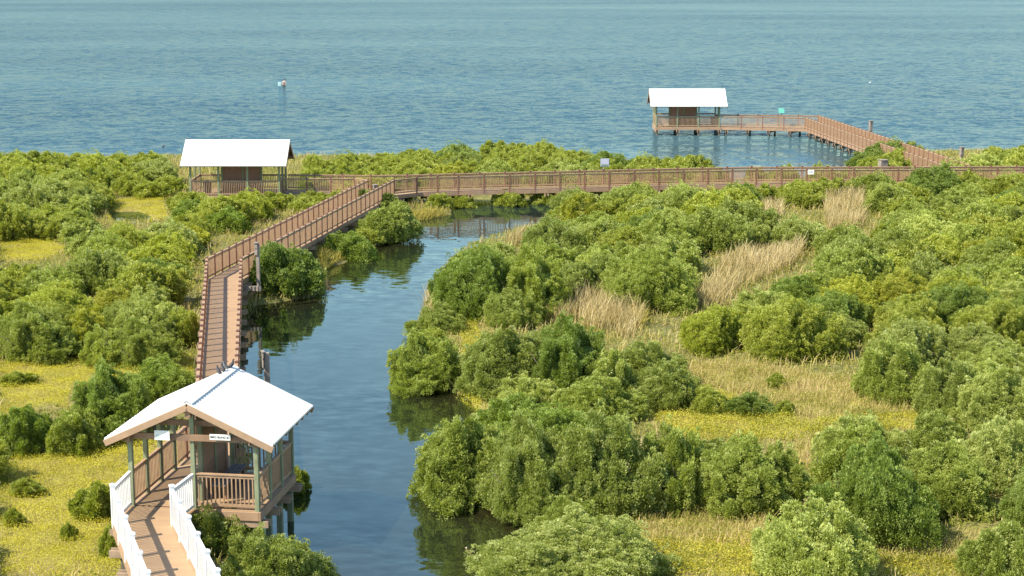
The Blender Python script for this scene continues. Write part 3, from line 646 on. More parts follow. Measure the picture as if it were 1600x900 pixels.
# ------------------------------------------------------------------ birds, duck, wader
M['feather'] = painted('dark_grey_feathers', (0.045, 0.042, 0.045), .3, .6, 30); M['featherl'] = painted('grey_feathers', (0.16, 0.15, 0.15), .3, .6, 30)
M['duck'] = painted('brown_duck_feathers', (0.16, 0.09, 0.045), .3, .7, 40); M['duckl'] = painted('pale_duck_face', (0.5, 0.42, 0.30), .2, .7, 40); M['beak'] = painted('beak', (0.10, 0.08, 0.05), .1, .5)
def tube_mesh(name, rings, mat, n=12):
    """continuous body: rings of (centre, rx, rz) along a path in the xz plane"""
    V = []; F = []
    for i, (c, ry, rn) in enumerate(rings):
        c = np.array(c, float); a = np.array(rings[max(i - 1, 0)][0], float); b = np.array(rings[min(i + 1, len(rings) - 1)][0], float)
        d = b - a; d /= np.linalg.norm(d) + 1e-9; nrm = np.array((-d[2], 0, d[0]))
        for k in range(n):
            q = 2 * math.pi * k / n; V.append(c + np.array((0, 1, 0)) * ry * math.cos(q) + nrm * rn * math.sin(q))
    for i in range(len(rings) - 1):
        for k in range(n): F.append((i * n + k, i * n + (k + 1) % n, (i + 1) * n + (k + 1) % n, (i + 1) * n + k))
    F += [tuple(range(n))[::-1], tuple(range((len(rings) - 1) * n, len(rings) * n))]
    me = bpy.data.meshes.new(name); me.from_pydata([tuple(v) for v in V], [], F); bm = bmesh.new(); bm.from_mesh(me); bmesh.ops.recalc_face_normals(bm, faces=bm.faces); bm.to_mesh(me); bm.free()
    me.polygons.foreach_set('use_smooth', np.ones(len(me.polygons), bool)); me.materials.append(mat); return me
BIRD = [((-.24, 0, -.02), .012, .006), ((-.17, 0, .01), .035, .015), ((-.10, 0, .05), .055, .045), ((-.02, 0, .085), .075, .07), ((.06, 0, .12), .07, .068), ((.105, 0, .165), .045, .045), ((.125, 0, .205), .036, .036), ((.145, 0, .235), .034, .034), ((.17, 0, .24), .026, .026), ((.19, 0, .235), .008, .010), ((.215, 0, .228), .003, .004)]
bird_me = tube_mesh('bird', BIRD, M['feather']); bird_me2 = tube_mesh('bird', BIRD, M['featherl'])
def bird(loc, rz, label, me, sc=1.0, tilt=0):
    o = link('bird', me); o.location = loc; o.rotation_euler = (0, tilt, rz); o.scale = (sc,) * 3; tag(o, label, 'bird', 'dark birds perched on the nearest roof ridge')
    mb = MB(); 
    for y in (-.03, .03): mb.cyl((.0, y, -.05), (0.0, y, .05), .006, .006, 6); mb.box((.015, y, -.052), (.05, .02, .008))
    l = mb.build('leg', M['beak'], o); return o
ridge = lambda v: (*puv(-1.90, v), 1.5 + 2.12 + 1.17 + 0.10)
for v, side, a, lab, mm in ((3.05, -.15, 2.5, 'lowest dark bird on the nearest roof ridge, nearest the viewer', bird_me), (3.30, -.10, 2.3, 'second dark bird from the front of the roof ridge row', bird_me),
                     (3.62, -.12, 3.6, 'grey bird facing left on the ridge, third from the front', bird_me2), (3.78, .04, .6, 'dark bird nearest the back end of the roof ridge', bird_me)):
    p_ = ridge(v); bird((p_[0] + side, p_[1], p_[2] - .03 - abs(side) * .25 - .02), a, lab, mm, .85, -.35)
q = un(735, 864, 0); d = link('duck', tube_mesh('duck', [((-.26, 0, .12), .02, .01), ((-.19, 0, .09), .07, .04), ((-.08, 0, .06), .115, .09), ((.06, 0, .06), .12, .10), ((.15, 0, .08), .08, .08), ((.18, 0, .15), .045, .045), ((.19, 0, .21), .045, .045), ((.215, 0, .235), .04, .04), ((.25, 0, .225), .02, .015), ((.29, 0, .215), .014, .006)], M['duck'])); d.location = (q[0], q[1], 0.0); d.rotation_euler[2] = 2.9; d.scale = (.62,) * 3
tag(d, 'small brown duck with pale head floating on the channel near the bottom', 'duck')
mb = MB(); mb.ell((.192, 0, .235), (.05, .047, .052)); mb.build('pale_face', M['duckl'], d, smooth=True)
for (x, y, lab) in ((255, 230, 'tiny dark bird floating on the bay left of the left shelter'), (1359, 130, 'tiny pale bird floating far out on the bay at right')):
    q = un(x, y, 0); b = link('water_bird', bird_me if x < 900 else tube_mesh('water_bird', BIRD, M['signwhite'])); b.location = (q[0], q[1], -.02); b.scale = (.9,) * 3; b.rotation_euler[2] = 0.2; tag(b, lab, 'bird')
# person wading, bent forward, beside an upright pale board
M['skin'] = painted('skin', (0.45, 0.27, 0.19), .08, .6); M['shirt'] = painted('pale_shirt', (0.55, 0.45, 0.38), .06, .8); M['shorts'] = painted('black_shorts', (0.02, 0.02, 0.025), .1, .8); M['hair'] = painted('dark_hair', (0.015, 0.012, 0.01), .1, .7); M['aqua'] = painted('pale_aqua_board', (0.55, 0.80, 0.78), .04, .4)
def skin(name, verts, edges, radii, mat, parent=None, root=0, lv=2):
    me = bpy.data.meshes.new(name); me.from_pydata(verts, edges, []); o = bpy.data.objects.new(name, me); C.objects.link(o)
    sk = o.modifiers.new('skin', 'SKIN')
    for i, r in enumerate(radii): v = me.skin_vertices[0].data[i]; v.radius = (r, r) if not isinstance(r, tuple) else r; v.use_root = (i == root)
    ss = o.modifiers.new('sub', 'SUBSURF'); ss.levels = lv; ss.render_levels = lv
    dg = bpy.context.evaluated_depsgraph_get(); dg.update(); m2 = bpy.data.meshes.new_from_object(o.evaluated_get(dg)); bpy.data.objects.remove(o); m2.materials.clear(); m2.materials.append(mat)
    m2.polygons.foreach_set('use_smooth', np.ones(len(m2.polygons), bool)); return link(name, m2, parent)
q = un(443.5, 134.5, 0); pr = empty('person', (q[0], q[1], 0)); tag(pr, 'person in pale shirt and black shorts wading in the bay, stooping forward', 'person')
V = [(0, 0, .12), (.0, 0, .32), (.03, 0, .52), (.10, 0, .68), (.13, -.01, .76), (.15, -.03, .87), (-.12, 0, .06), (-.13, .02, -.35), (-.14, .05, -.75), (.12, 0, .06), (.13, .02, -.35), (.14, .05, -.75),
     (-.12, -.02, .60), (-.22, -.12, .36), (-.14, -.26, .18), (.26, -.02, .60), (.34, -.14, .38), (.24, -.28, .22), (-.10, -.31, .12), (.20, -.33, .16)]
E_ = [(0, 1), (1, 2), (2, 3), (3, 4), (4, 5), (0, 6), (6, 7), (7, 8), (0, 9), (9, 10), (10, 11), (3, 12), (12, 13), (13, 14), (3, 15), (15, 16), (16, 17), (14, 18), (17, 19)]
rad = [.15, .14, .16, .12, .055, .10, .10, .075, .05, .10, .075, .05, .065, .05, .038, .065, .05, .038, .04, .04]
body = skin('body', V, E_, rad, M['skin'], pr)
skin('shirt', [(0, 0, .22), (.0, 0, .36), (.03, 0, .54), (.09, 0, .67), (-.13, -.02, .60), (-.20, -.09, .44), (.26, -.02, .60), (.32, -.11, .46)], [(0, 1), (1, 2), (2, 3), (3, 4), (4, 5), (3, 6), (6, 7)], [.175, .17, .185, .145, .09, .075, .09, .075], M['shirt'], pr)
skin('shorts', [(0, 0, .16), (-.12, 0, .02), (-.13, .02, -.28), (.12, 0, .02), (.13, .02, -.28)], [(0, 1), (1, 2), (0, 3), (3, 4)], [.17, .13, .11, .13, .11], M['shorts'], pr)
mb = MB(); mb.ell((.15, 0.0, .93), (.105, .115, .11)); mb.build('hair', M['hair'], pr, smooth=True)
mb = MB(); mb.ell((.145, -.13, .87), (.02, .025, .02)); mb.build('nose', M['skin'], pr, smooth=True)
q = un(437.5, 134.5, 0); r_ = empty('upright_board', (q[0] - .05, q[1] + .1, 0), .2); tag(r_, 'pale aqua board held upright in the water beside the wading person', 'board')
mb = MB(); mb.box((0, 0, .22), (.42, .06, .62)); mb.build('board', M['aqua'], r_, .03); mb = MB(); mb.box((0, -.036, .30), (.30, .012, .08)); mb.build('stripe', M['signwhite'], r_)

# ------------------------------------------------------------------ foliage
def unit(v): return v / (np.linalg.norm(v, axis=-1, keepdims=True) + 1e-9)
def leaf_quads(P, D, Ln, Wd, rg):
    n = len(P); s = unit(np.cross(D, unit(rg.normal(size=(n, 3)))))
    Ln = Ln[:, None]; Wd = Wd[:, None]
    A = P; B = P + D * Ln * .45 + s * Wd / 2; Cc = P + D * Ln; Dd = P + D * Ln * .45 - s * Wd / 2
    V = np.stack([A, B, Cc, Dd], 1).reshape(-1, 3); return V, np.arange(4 * n).reshape(n, 4)
def bush_mesh(name, Rw, Hh, nl, leafL, dens, seed, per=9, spiky=0.25):
    """lobes > leaf clumps > leaves"""
    rg = np.random.default_rng(seed); lob = []
    lean = rg.uniform(-.12, .12, 2) * Rw
    for i in range(nl):
        a = rg.uniform(0, 2 * math.pi); r = math.sqrt(rg.uniform(0, 1)) * Rw * .72; lr = min(.62, Rw * rg.uniform(.15, .28))
        top = Hh * (1 - .5 * (r / Rw) ** 2) * rg.uniform(.5, 1.0); z = max(lr * .55, top - lr); lob.append((r * math.cos(a) + lean[0] * z, r * math.sin(a) + lean[1] * z, z, lr, rg.uniform(-.14, .14)))
    for i in range(int(nl * .75)):
        a = 2 * math.pi * i / (nl * .75) + rg.uniform(-.35, .35); lr = min(.5, Rw * rg.uniform(.13, .22)); r = Rw * rg.uniform(.58, .92); lob.append((r * math.cos(a), r * math.sin(a), Hh * rg.uniform(.12, .36), lr, rg.uniform(-.15, .1)))
    for i in range(int(nl * .6)):                     # plumes that break the dome
        a = rg.uniform(0, 2 * math.pi); r = math.sqrt(rg.uniform(.05, 1)) * Rw * .95; lr = min(.34, Rw * rg.uniform(.09, .15)); zt = Hh * (1.12 - .55 * (r / Rw) ** 2) * rg.uniform(.75, 1.1)
        for f_ in (.55, .78, 1.0): lob.append((r * math.cos(a) * (.75 + .25 * f_), r * math.sin(a) * (.75 + .25 * f_), max(lr, zt * f_ - lr * .5), lr * (1.25 - .45 * f_), .08))
    lob = np.array(lob); CP = []; CT = []; CR = []; CD = []
    rs0 = .075 + leafL * .7
    for j, (x, y, z, lr, tn) in enumerate(lob):
        n = int(4 * math.pi * lr * lr / (rs0 * rs0 * 1.9)) + 4; d = unit(rg.normal(size=(n, 3))); d = d[d[:, 2] > -.5]
        rr = lr * (1 + rg.normal(0, .20, len(d)) + (rg.random(len(d)) < spiky) * rg.uniform(0, .65, len(d))); p = np.array((x, y, z)) + d * rr[:, None] * np.array((1, 1, 1.25))
        keep = np.ones(len(p), bool)
        for k in range(len(lob)):
            if k != j: keep &= np.linalg.norm(p - lob[k, :3], axis=1) > lob[k, 3] * .78
        keep |= rg.random(len(p)) < .08
        keep &= p[:, 2] > .06; p = p[keep]; d = d[keep]
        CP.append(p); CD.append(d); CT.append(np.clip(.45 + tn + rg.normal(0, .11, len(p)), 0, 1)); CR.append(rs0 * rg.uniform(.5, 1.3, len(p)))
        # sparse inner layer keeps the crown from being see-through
        m = max(6, int(n * .30)); d2 = unit(rg.normal(size=(m, 3))); CP.append(np.array((x, y, z)) + d2 * lr * .6); CD.append(d2); CT.append(np.full(m, .15)); CR.append(np.full(m, rs0 * 1.2))  # low tint on inner leaves paints shade into the gaps between clumps
    CP = np.concatenate(CP); CD = np.concatenate(CD); CT = np.concatenate(CT); CR = np.concatenate(CR); n = len(CP)
    cnt = int(4 * math.pi * rs0 * rs0 / (leafL * leafL * .42) * dens) + 2
    Pc = np.repeat(CP, cnt, 0); Dc = np.repeat(CD, cnt, 0); Rc = np.repeat(CR, cnt); Tc = np.repeat(CT, cnt); m = len(Pc)
    ax = unit(Dc * .7 + np.array((0, 0, .65)))                 # each clump opens outward and up
    q = unit(rg.normal(size=(m, 3)) + ax * .9); rad = Rc * rg.uniform(.35, 1.0, m) ** .5
    P = Pc + q * rad[:, None] * np.array((1, 1, 1.1)); D = unit(q * .75 + ax * .55 + rg.normal(0, .34, (m, 3)))
    an = np.arctan2(P[:, 1], P[:, 0]); ph = rg.uniform(0, 6.28, 4)
    P[:, :2] *= (1 + .17 * np.sin(2 * an + ph[0]) + .10 * np.sin(3 * an + ph[1]) + .05 * np.sin(5 * an + ph[2]))[:, None]
    P[:, 2] *= 1 + .16 * np.sin(P[:, 0] / Rw * 3 + ph[3]) * np.sin(P[:, 1] / Rw * 2.6 + ph[0])
    rq = np.quantile(np.hypot(P[:, 0], P[:, 1]), .97) / Rw; P[:, :2] /= rq; P[:, 2] *= Hh / np.quantile(P[:, 2], .985)
    V, F = leaf_quads(P, D, leafL * rg.uniform(.7, 1.25, m), leafL * .48 * rg.uniform(.8, 1.2, m), rg)
    k = V.reshape(-1, 4, 3)[:, 0, 2] > .02
    V = V.reshape(-1, 4, 3)[k].reshape(-1, 3); F = np.arange(len(V)).reshape(-1, 4)
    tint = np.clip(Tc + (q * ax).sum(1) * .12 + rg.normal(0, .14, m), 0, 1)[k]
    return V, F, np.repeat(tint, 4)
def stems_arr(Rw, Hh, seed, n=9):
    rg = np.random.default_rng(seed + 99); mb = MB()
    for i in range(n):
        a = 2 * math.pi * i / n + rg.uniform(-.3, .3); p = np.array((rg.normal(0, .06), rg.normal(0, .06), -.15)); r = .045 * Rw ** .5
        tgt = np.array((math.cos(a) * Rw * rg.uniform(.35, .75), math.sin(a) * Rw * rg.uniform(.35, .75), Hh * rg.uniform(.3, .5)))
        prev = p
        for s_ in (.35, .7, 1.0):
            q = p + (tgt - p) * s_ + np.array((0, 0, Hh * .12 * math.sin(math.pi * s_))) + rg.normal(0, .04, 3); mb.cyl(prev, q, r, r * .7, 5); 
            if s_ > .5:
                e = q + rg.normal(0, .22, 3) * Rw * .5 + np.array((0, 0, .05)); mb.cyl(q, e, r * .6, r * .3, 4)
            r *= .7; prev = q
    return mb
PROTO = {'near': [], 'far': []}
def proto(cls, i, Rw, Hh, nl, leafL, dens, per, spiky=.32):
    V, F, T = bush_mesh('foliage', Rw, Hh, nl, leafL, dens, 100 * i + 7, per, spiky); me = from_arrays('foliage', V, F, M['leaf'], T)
    st = stems_arr(Rw, Hh, i).mesh('trunk', M['stem']); PROTO[cls].append((Rw, Hh, me, st, (V, F, T))); print(cls, i, len(F))
for i, (Rw, Hh, nl) in enumerate([(1.0, 1.15, 9), (1.2, 1.5, 10), (1.5, 1.7, 13), (1.7, 2.2, 15), (2.1, 2.2, 18), (2.5, 2.7, 22), (2.3, 2.1, 20), (.55, .8, 5)]): proto('near', i, Rw, Hh, int(nl * 2.3) + 3, .066, .5, 10)
for i, (Rw, Hh, nl) in enumerate([(1.1, 1.3, 10), (1.4, 1.6, 13), (1.7, 1.9, 15), (2.1, 2.1, 19), (1.2, 1.7, 10), (1.9, 1.7, 16)]): proto('far', i + 20, Rw, Hh, int(nl * 2.2) + 3, .11, .5, 7)

ZONE_MARK = 0
# ---- open patches (as seen), used both for placing plants and for ground cover
Y_PATCH = [[(0, 572), (120, 566), (300, 558), (304, 600), (245, 592), (110, 612), (105, 645), (70, 640), (0, 662)], [(0, 716), (70, 712), (160, 700), (200, 690), (300, 680), (300, 720), (200, 760), (178, 780), (190, 910), (0, 910)],
           [(165, 316), (255, 312), (262, 344), (170, 347)], [(0, 378), (70, 378), (110, 395), (60, 412), (0, 410)], [(985, 640), (1090, 612), (1180, 632), (1250, 664), (1450, 650), (1440, 676), (1250, 694), (1080, 696)], [(1000, 855), (1190, 845), (1195, 910), (1010, 910)],
           [(718, 512), (744, 506), (762, 560), (765, 605), (742, 645), (718, 622), (724, 560)], [(1370, 880), (1520, 880), (1520, 910), (1370, 910)], [(440, 790), (460, 790), (460, 800)]]
DRY_PATCH = [[(1060, 568), (1130, 568), (1330, 598), (1380, 628), (1450, 652), (1250, 662), (1185, 628), (1090, 605)], [(1000, 805), (1090, 798), (1200, 820), (1190, 860), (1010, 862)], [(1372, 862), (1440, 845), (1530, 835), (1525, 890), (1375, 892)], [(1270, 680), (1290, 745), (1260, 760), (1245, 700)]]
REED_PATCH = [[(1285, 318), (1345, 314), (1350, 360), (1292, 365)], [(1085, 480), (1140, 410), (1200, 400), (1255, 396), (1235, 424), (1160, 455), (1110, 500)], [(840, 505), (905, 482), (985, 470), (1005, 515), (985, 540), (900, 515)], [(650, 485), (668, 462), (692, 470), (706, 505), (662, 505)], [(1188, 328), (1220, 326), (1220, 345), (1190, 345)], [(790, 380), (820, 376), (820, 388), (795, 390)]]
FRINGE = [[(640, 335), (700, 332), (700, 345), (660, 348), (640, 347)], [(494, 396), (545, 396), (540, 412), (502, 420)], [(985, 500), (1010, 500), (1005, 520), (985, 515)]]
CLEAR = [[(470, 900), (450, 860), (488, 775), (487, 712), (455, 700), (487, 632), (420, 600), (385, 575), (390, 480), (498, 468), (507, 415), (640, 374), (640, 345), (700, 345), (700, 325), (860, 325), (790, 352), (690, 408), (672, 445), (640, 490), (638, 520), (607, 560), (612, 590), (690, 612), (730, 640), (725, 690), (655, 715), (660, 750), (690, 775), (815, 803), (826, 850), (765, 900)],
         [(303, 600), (322, 403), (378, 403), (386, 590)], [(322, 403), (574, 280), (640, 276), (640, 303), (600, 315), (510, 372), (440, 378), (378, 425)], [(615, 276), (1150, 262), (1150, 290), (640, 300)], [(1150, 262), (1440, 262), (1330, 276), (1150, 288)],
         [(1258, 180), (1500, 250), (1500, 262), (1430, 262), (1430, 228), (1345, 246), (1258, 205)], [(1115, 205), (1260, 205), (1342, 246), (1330, 262), (1112, 264)], [(281, 219), (464, 219), (464, 257), (445, 303), (299, 303)], [(445, 274), (575, 274), (560, 296), (445, 300)],
         [(162, 690), (295, 600), (355, 565), (487, 632), (457, 745), (400, 800), (340, 900), (190, 900), (175, 760)], [(-50, 0), (1700, 0), (1700, 226), (1430, 236), (1200, 236), (990, 246), (900, 232), (800, 222), (700, 230), (640, 238), (470, 246), (280, 240), (100, 240), (-50, 236)]]
CLEAR.append([(172, 330), (235, 330), (235, 348), (172, 348)])
CLEARY = [200, 200, 116, 126.0, 127.0, 150, 200, 200, 120, 200, 200, 200]
def frac(polys, cx, yb, w, h):
    w = w * 1.1; a = np.linspace(0, 2 * math.pi, 24, False); ca = np.sign(np.cos(a)) * np.abs(np.cos(a)) ** .7; sa = np.sign(np.sin(a)) * np.abs(np.sin(a)) ** .7
    xs = np.concatenate([cx + w * .5 * r * ca for r in (.3, .65, 1.0)]); ys = np.concatenate([yb - h * .5 + h * .5 * r * sa for r in (.3, .65, 1.0)])
    m = np.zeros(len(xs), bool)
    for p in polys: m |= inpoly(xs, ys, p)
    return m.mean()
TONES = {'dark': (0.66, 0.74, 0.75), 'deep': (0.80, 0.88, 0.80), 'green': (1.0, 1.0, 1.0), 'bright': (1.16, 1.10, 0.9), 'pale': (1.22, 1.18, 1.35), 'yellow': (1.22, 1.10, .8)}
PLANTS = []
def add_plant(X, Y, w, h, tone, label=None, group=None, kind='mangrove_bush'):
    PLANTS.append(dict(X=X, Y=Y, w=w, h=h, tone=tone, label=label, group=group, kind=kind))
def manual(cx, yb, wpx, hpx, tone, label, z=.15):
    X, Y = un(cx, yb, z); dist = math.hypot(Y, CAM_H); m = dist / FPX; w = wpx * m; Y += 0.20 * w; th = math.atan2(CAM_H, Y)
    h = max(.45, .90 * (hpx * m - w * .45 * math.sin(th)) / math.cos(th)); add_plant(X, Y, w * 1.08, h, tone, label)
MAN = [
 (450, 462, 108, 84, 'dark', 'dark rounded bush beside the bent boardwalk with the tall box post against it'),
 (545, 402, 70, 48, 'deep', 'low bush under the diagonal boardwalk at the channel edge, left of the bushy point'),
 (600, 376, 82, 62, 'green', 'rounded green bush at the channel edge below the boardwalk junction'),
 (345, 872, 98, 82, 'green', 'bush crowding the right side of the white railing below the nearest shelter'),
 (412, 940, 140, 112, 'green', 'bushy mound at the bottom edge between white railing and channel'),
 (498, 925, 80, 62, 'green', 'small bush at the bottom edge leaning over the channel'),
 (461, 764, 40, 46, 'dark', 'dark sprig of bush sticking out behind the corner of the nearest shelter'),
 (165, 690, 135, 118, 'deep', 'largest dark bush left of the nearest shelter roof'),
 (245, 640, 120, 78, 'deep', 'dark bush touching the left slope of the nearest shelter roof'),
 (118, 716, 85, 75, 'green', 'ragged bush at the front foot of the largest dark bush on the left'),
 (35, 718, 90, 82, 'deep', 'bush cut by the left edge above the yellow ground cover'),
 (146, 822, 62, 60, 'deep', 'dark small bush on yellow ground cover left of the white railing'),
 (42, 783, 48, 26, 'green', 'low green tuft bush alone on the yellow ground cover at far left'),
 (28, 608, 48, 24, 'green', 'little bush on the yellow clearing at the left edge'),
 (22, 830, 30, 18, 'green', 'tiny bush low on the yellow cover at the left edge of the photo'),
 (108, 852, 22, 26, 'green', 'tiny upright bush in the middle of the yellow ground cover'),
 (170, 880, 36, 50, 'deep', 'small bush beneath the left end of the white railing'),
 (50, 572, 120, 98, 'green', 'big rounded bush at the left edge just above the yellow clearing'),
 (160, 578, 78, 66, 'pale', 'pale rounded bush above the middle of the yellow clearing'),
 (225, 580, 95, 82, 'green', 'green bush above the right part of the yellow clearing'),
 (288, 545, 60, 60, 'green', 'bush against the left railing of the straight boardwalk above the roof'),
 (665, 604, 118, 100, 'green', 'round bush overhanging the channel at its narrowest bend'),
 (684, 524, 80, 50, 'green', 'low bush at the channel edge above the round overhanging bush'),
 (738, 500, 135, 112, 'deep', 'big bush left half of the mound above the dry reeds by the channel'),
 (825, 498, 125, 108, 'green', 'bush right of the big mound and left of the dry reeds'),
 (1010, 492, 142, 100, 'green', 'isolated round bush between two dry reed patches'),
 (790, 622, 135, 112, 'green', 'bush left of centre above the leaning bush on the right bank'),
 (880, 625, 140, 130, 'deep', 'tall bush in the centre of the right bank cluster'),
 (955, 640, 100, 92, 'pale', 'pale round bush at right of the central cluster'),
 (1045, 645, 110, 76, 'green', 'bush left of the dry grass clearing'),
 (1172, 656, 74, 40, 'deep', 'small dark bush standing alone in the dry grass'),
 (1226, 654, 30, 20, 'deep', 'tiny bush right beside the small dark bush in the dry grass'),
 (728, 780, 165, 150, 'green', 'large bush leaning over the channel on the right bank'),
 (830, 812, 150, 165, 'green', 'tall bush right beside the large leaning bush'),
 (935, 812, 165, 165, 'green', 'broad bush in the middle of the lower right cluster'),
 (1050, 800, 125, 130, 'green', 'bush at the right of the broad middle bush above dry grass'),
 (1155, 812, 140, 130, 'green', 'bush between the lower dry grass and the yellow clearing'),
 (1225, 800, 90, 100, 'green', 'slender bush left of the dark lower right bush'),
 (900, 935, 248, 135, 'pale', 'wide pale green bush at the bottom edge beside the channel'),
 (1280, 935, 180, 145, 'pale', 'pale bush at the bottom edge right of the dry grass'),
 (1375, 862, 160, 165, 'deep', 'tall dark bush in the lower right above the dry grass corner'),
 (1330, 770, 120, 100, 'green', 'bush just behind the tall dark bush at lower right'),
 (1480, 815, 130, 120, 'green', 'bush right of the tall dark bush at lower right'),
 (1562, 780, 130, 120, 'pale', 'pale bush at the right edge above the bottom corner'),
 (1570, 930, 120, 110, 'green', 'bush filling the bottom right corner'),
 (1400, 632, 130, 98, 'green', 'round bush at the top right of the dry grass clearing'),
 (1490, 665, 110, 100, 'green', 'round bush right of the dry grass clearing'),
 (1565, 690, 120, 115, 'pale', 'pale round bush on the right edge beside the dry clearing'),
 (1465, 720, 100, 70, 'green', 'low bush below the right end of the dry clearing'),
 (1385, 262, 90, 38, 'deep', 'dark bush standing in front of the right diagonal boardwalk'),
 (1415, 258, 50, 34, 'deep', 'smaller dark bush at the right of the one before the right diagonal boardwalk'),
 (795, 318, 58, 30, 'deep', 'small bush under the long boardwalk at the head of the channel'),
 (722, 320, 44, 24, 'deep', 'low bush among the piles left of the head of the channel'),
 (850, 316, 40, 22, 'deep', 'little bush tucked under the middle of the long boardwalk'),
 (905, 326, 66, 34, 'green', 'bush reaching up to the long boardwalk deck right of the channel head'),
 (1000, 322, 60, 30, 'green', 'rounded bush in front of the middle of the long boardwalk'),
 (1470, 296, 95, 40, 'green', 'bush hiding the spot where the right diagonal walk meets the long boardwalk'),
 (1545, 298, 95, 54, 'pale', 'pale bush before the right end of the long boardwalk'),
 (1600, 292, 80, 50, 'bright', 'bright bush at the right edge covering the boardwalk end'),
 (1106, 652, 62, 42, 'green', 'low bush between dry grass and the yellow strip, left of the small dark bush'),
 (1345, 742, 130, 92, 'pale', 'pale bush below the right half of the yellow strip'),
 (1215, 612, 34, 22, 'green', 'tiny green bush high in the dry grass clearing'),
 (515, 312, 60, 24, 'bright', 'bright bush top beside the left end of the diagonal boardwalk railing'),
]
for m_ in MAN: manual(*m_)
def dense_scatter(n_try, seed):
    rg = np.random.default_rng(seed); pts = [(p['X'], p['Y'], p['w']) for p in PLANTS]
    arr = np.array(pts); cand = []
    for k in range(n_try):
        Y = math.sqrt(rg.uniform(42 ** 2, 157 ** 2)); X = rg.uniform(-1, 1) * (Y * .33 + 1.5)
        px, py = proj(X, Y, .2)
        if py > 960: continue
        right = px > 640 and Y < 126
        if right: w = rg.uniform(2.8, 4.6); h = w * rg.uniform(.38, .54)
        elif Y < 80: w = rg.uniform(2.4, 3.8); h = w * rg.uniform(.45, .62)
        elif Y > 122: w = rg.uniform(2.4, 4.4); h = min(w * rg.uniform(.42, .6), 1.7)
        else: w = rg.uniform(2.6, 4.6); h = w * rg.uniform(.34, .48)
        cand.append((X, Y, w, h, px, py, right))
    X = np.array([c[0] for c in cand]); Y = np.array([c[1] for c in cand]); sdv = land_sd(X, Y)
    for c, s_ in zip(cand, sdv):
        X, Y, w, h, px, py, right = c
        if s_ < .35 * w: 
            w = w * .6; h = h * .7
            if s_ < .3 * w: continue
        d = np.hypot(arr[:, 0] - X, arr[:, 1] - Y)
        if (d < ((.335 if Y < 122 else .37) if not right else (.345 if Y > 78 else .42)) * (arr[:, 2] + w)).any(): continue
        dist = math.hypot(Y, CAM_H); ppm = FPX / dist; th = math.atan2(CAM_H, Y); wp = w * ppm * 1.08; yt = float(min(proj(X, Y, .3 + h * 1.05)[1], proj(X, Y + w * .4, .3 + h * .75)[1])); yb = float(proj(X, Y - w * .42, .2)[1]); hp = yb - yt
        dfr = float(np.interp(X, [-16, -8, 5, 18, 45], [120.6, 119.9, 124.0, 125.8, 126.5]))
        if 1425 < px < 1515 and 127 < Y < 152: continue
        if -23 < X < 45 and dfr - .8 < Y < dfr + 2.6: continue
        clr = [c_ for c_, ym in zip(CLEAR, CLEARY) if Y < (min(ym, dfr + 1) if ym in (126.0, 127.0) else ym)]
        if frac(clr, px, yb, wp, hp) > (.018 if Y < 121 else .05): continue
        if frac(Y_PATCH + DRY_PATCH + REED_PATCH + FRINGE, px, yb, wp, hp) > .05: continue
        tone = rg.choice(['green', 'deep', 'bright', 'pale', 'yellow'], p=[.36, .17, .16, .26, .05]) if right else rg.choice(['green', 'deep', 'bright', 'pale', 'yellow'], p=[.30, .06, .40, .16, .08])
        add_plant(X, Y, w, h, tone); arr = np.vstack([arr, (X, Y, w)])
dense_scatter(14000, 5)
print('plants', len(PLANTS))
tone_word = {'dark': 'dark green', 'deep': 'deep green', 'green': 'green', 'bright': 'bright green', 'pale': 'pale grey-green', 'yellow': 'yellow-green'}
seen = {}
def zone(p):
    px, py = proj(p['X'], p['Y'], .3); Y = p['Y']
    if Y > 123:
        if px < 285: return 'on far shore left of left shelter', 'bushes on the far shore'
        if px < 620: return 'on far shore behind left shelter walk', 'bushes on the far shore'
        if px < 900: return 'behind left half of long boardwalk', 'bushes on the far shore'
        if px < 1200: return 'behind middle of long boardwalk', 'bushes on the far shore'
        return 'beyond right end of long boardwalk', 'bushes on the far shore'
    if px < 640:
        if px < 330 and py < 345: return 'just before the left shelter', 'bushes of the left marsh'
        if px < 330 and py < 430: return 'left of the diagonal boardwalk', 'bushes of the left marsh'
        if px < 330: return 'left of the straight boardwalk', 'bushes of the left marsh'
        return 'between left shelter and diagonal boardwalk', 'bushes of the left marsh'
    col = 'near channel' if px < 900 else ('centre' if px < 1200 else ('right of centre' if px < 1400 else 'far right'))
    row = 'before long boardwalk' if py < 340 else ('in upper thicket' if py < 430 else ('in middle thicket' if py < 540 else ('beside dry clearing' if py < 700 else 'in lower thicket')))
    return f'{row} of right bank, {col}', 'bushes of the right bank'
for p in PLANTS:
    if not p['label']:
        z, g_name = zone(p); size = 'small' if p['w'] < 2.7 else ('broad' if p['w'] > 3.9 else 'rounded')
        p['label'] = f"{size} {tone_word[p['tone']]} bush {z}".replace('pale grey-green', 'pale'); p['group'] = g_name
for p in PLANTS: seen.setdefault(p['label'], []).append(p)
for lab, ps in seen.items():
    if len(ps) < 2: continue
    ps.sort(key=lambda q: -q['Y']); 
    if len(ps) == 2: ps[0]['label'] = lab + ', the farther one'; ps[1]['label'] = lab + ', the nearer one'
    elif len(ps) == 3:
        for q_, t_ in zip(ps, ('farthest of three', 'middle one of three', 'nearest of three')): q_['label'] = lab + ', ' + t_
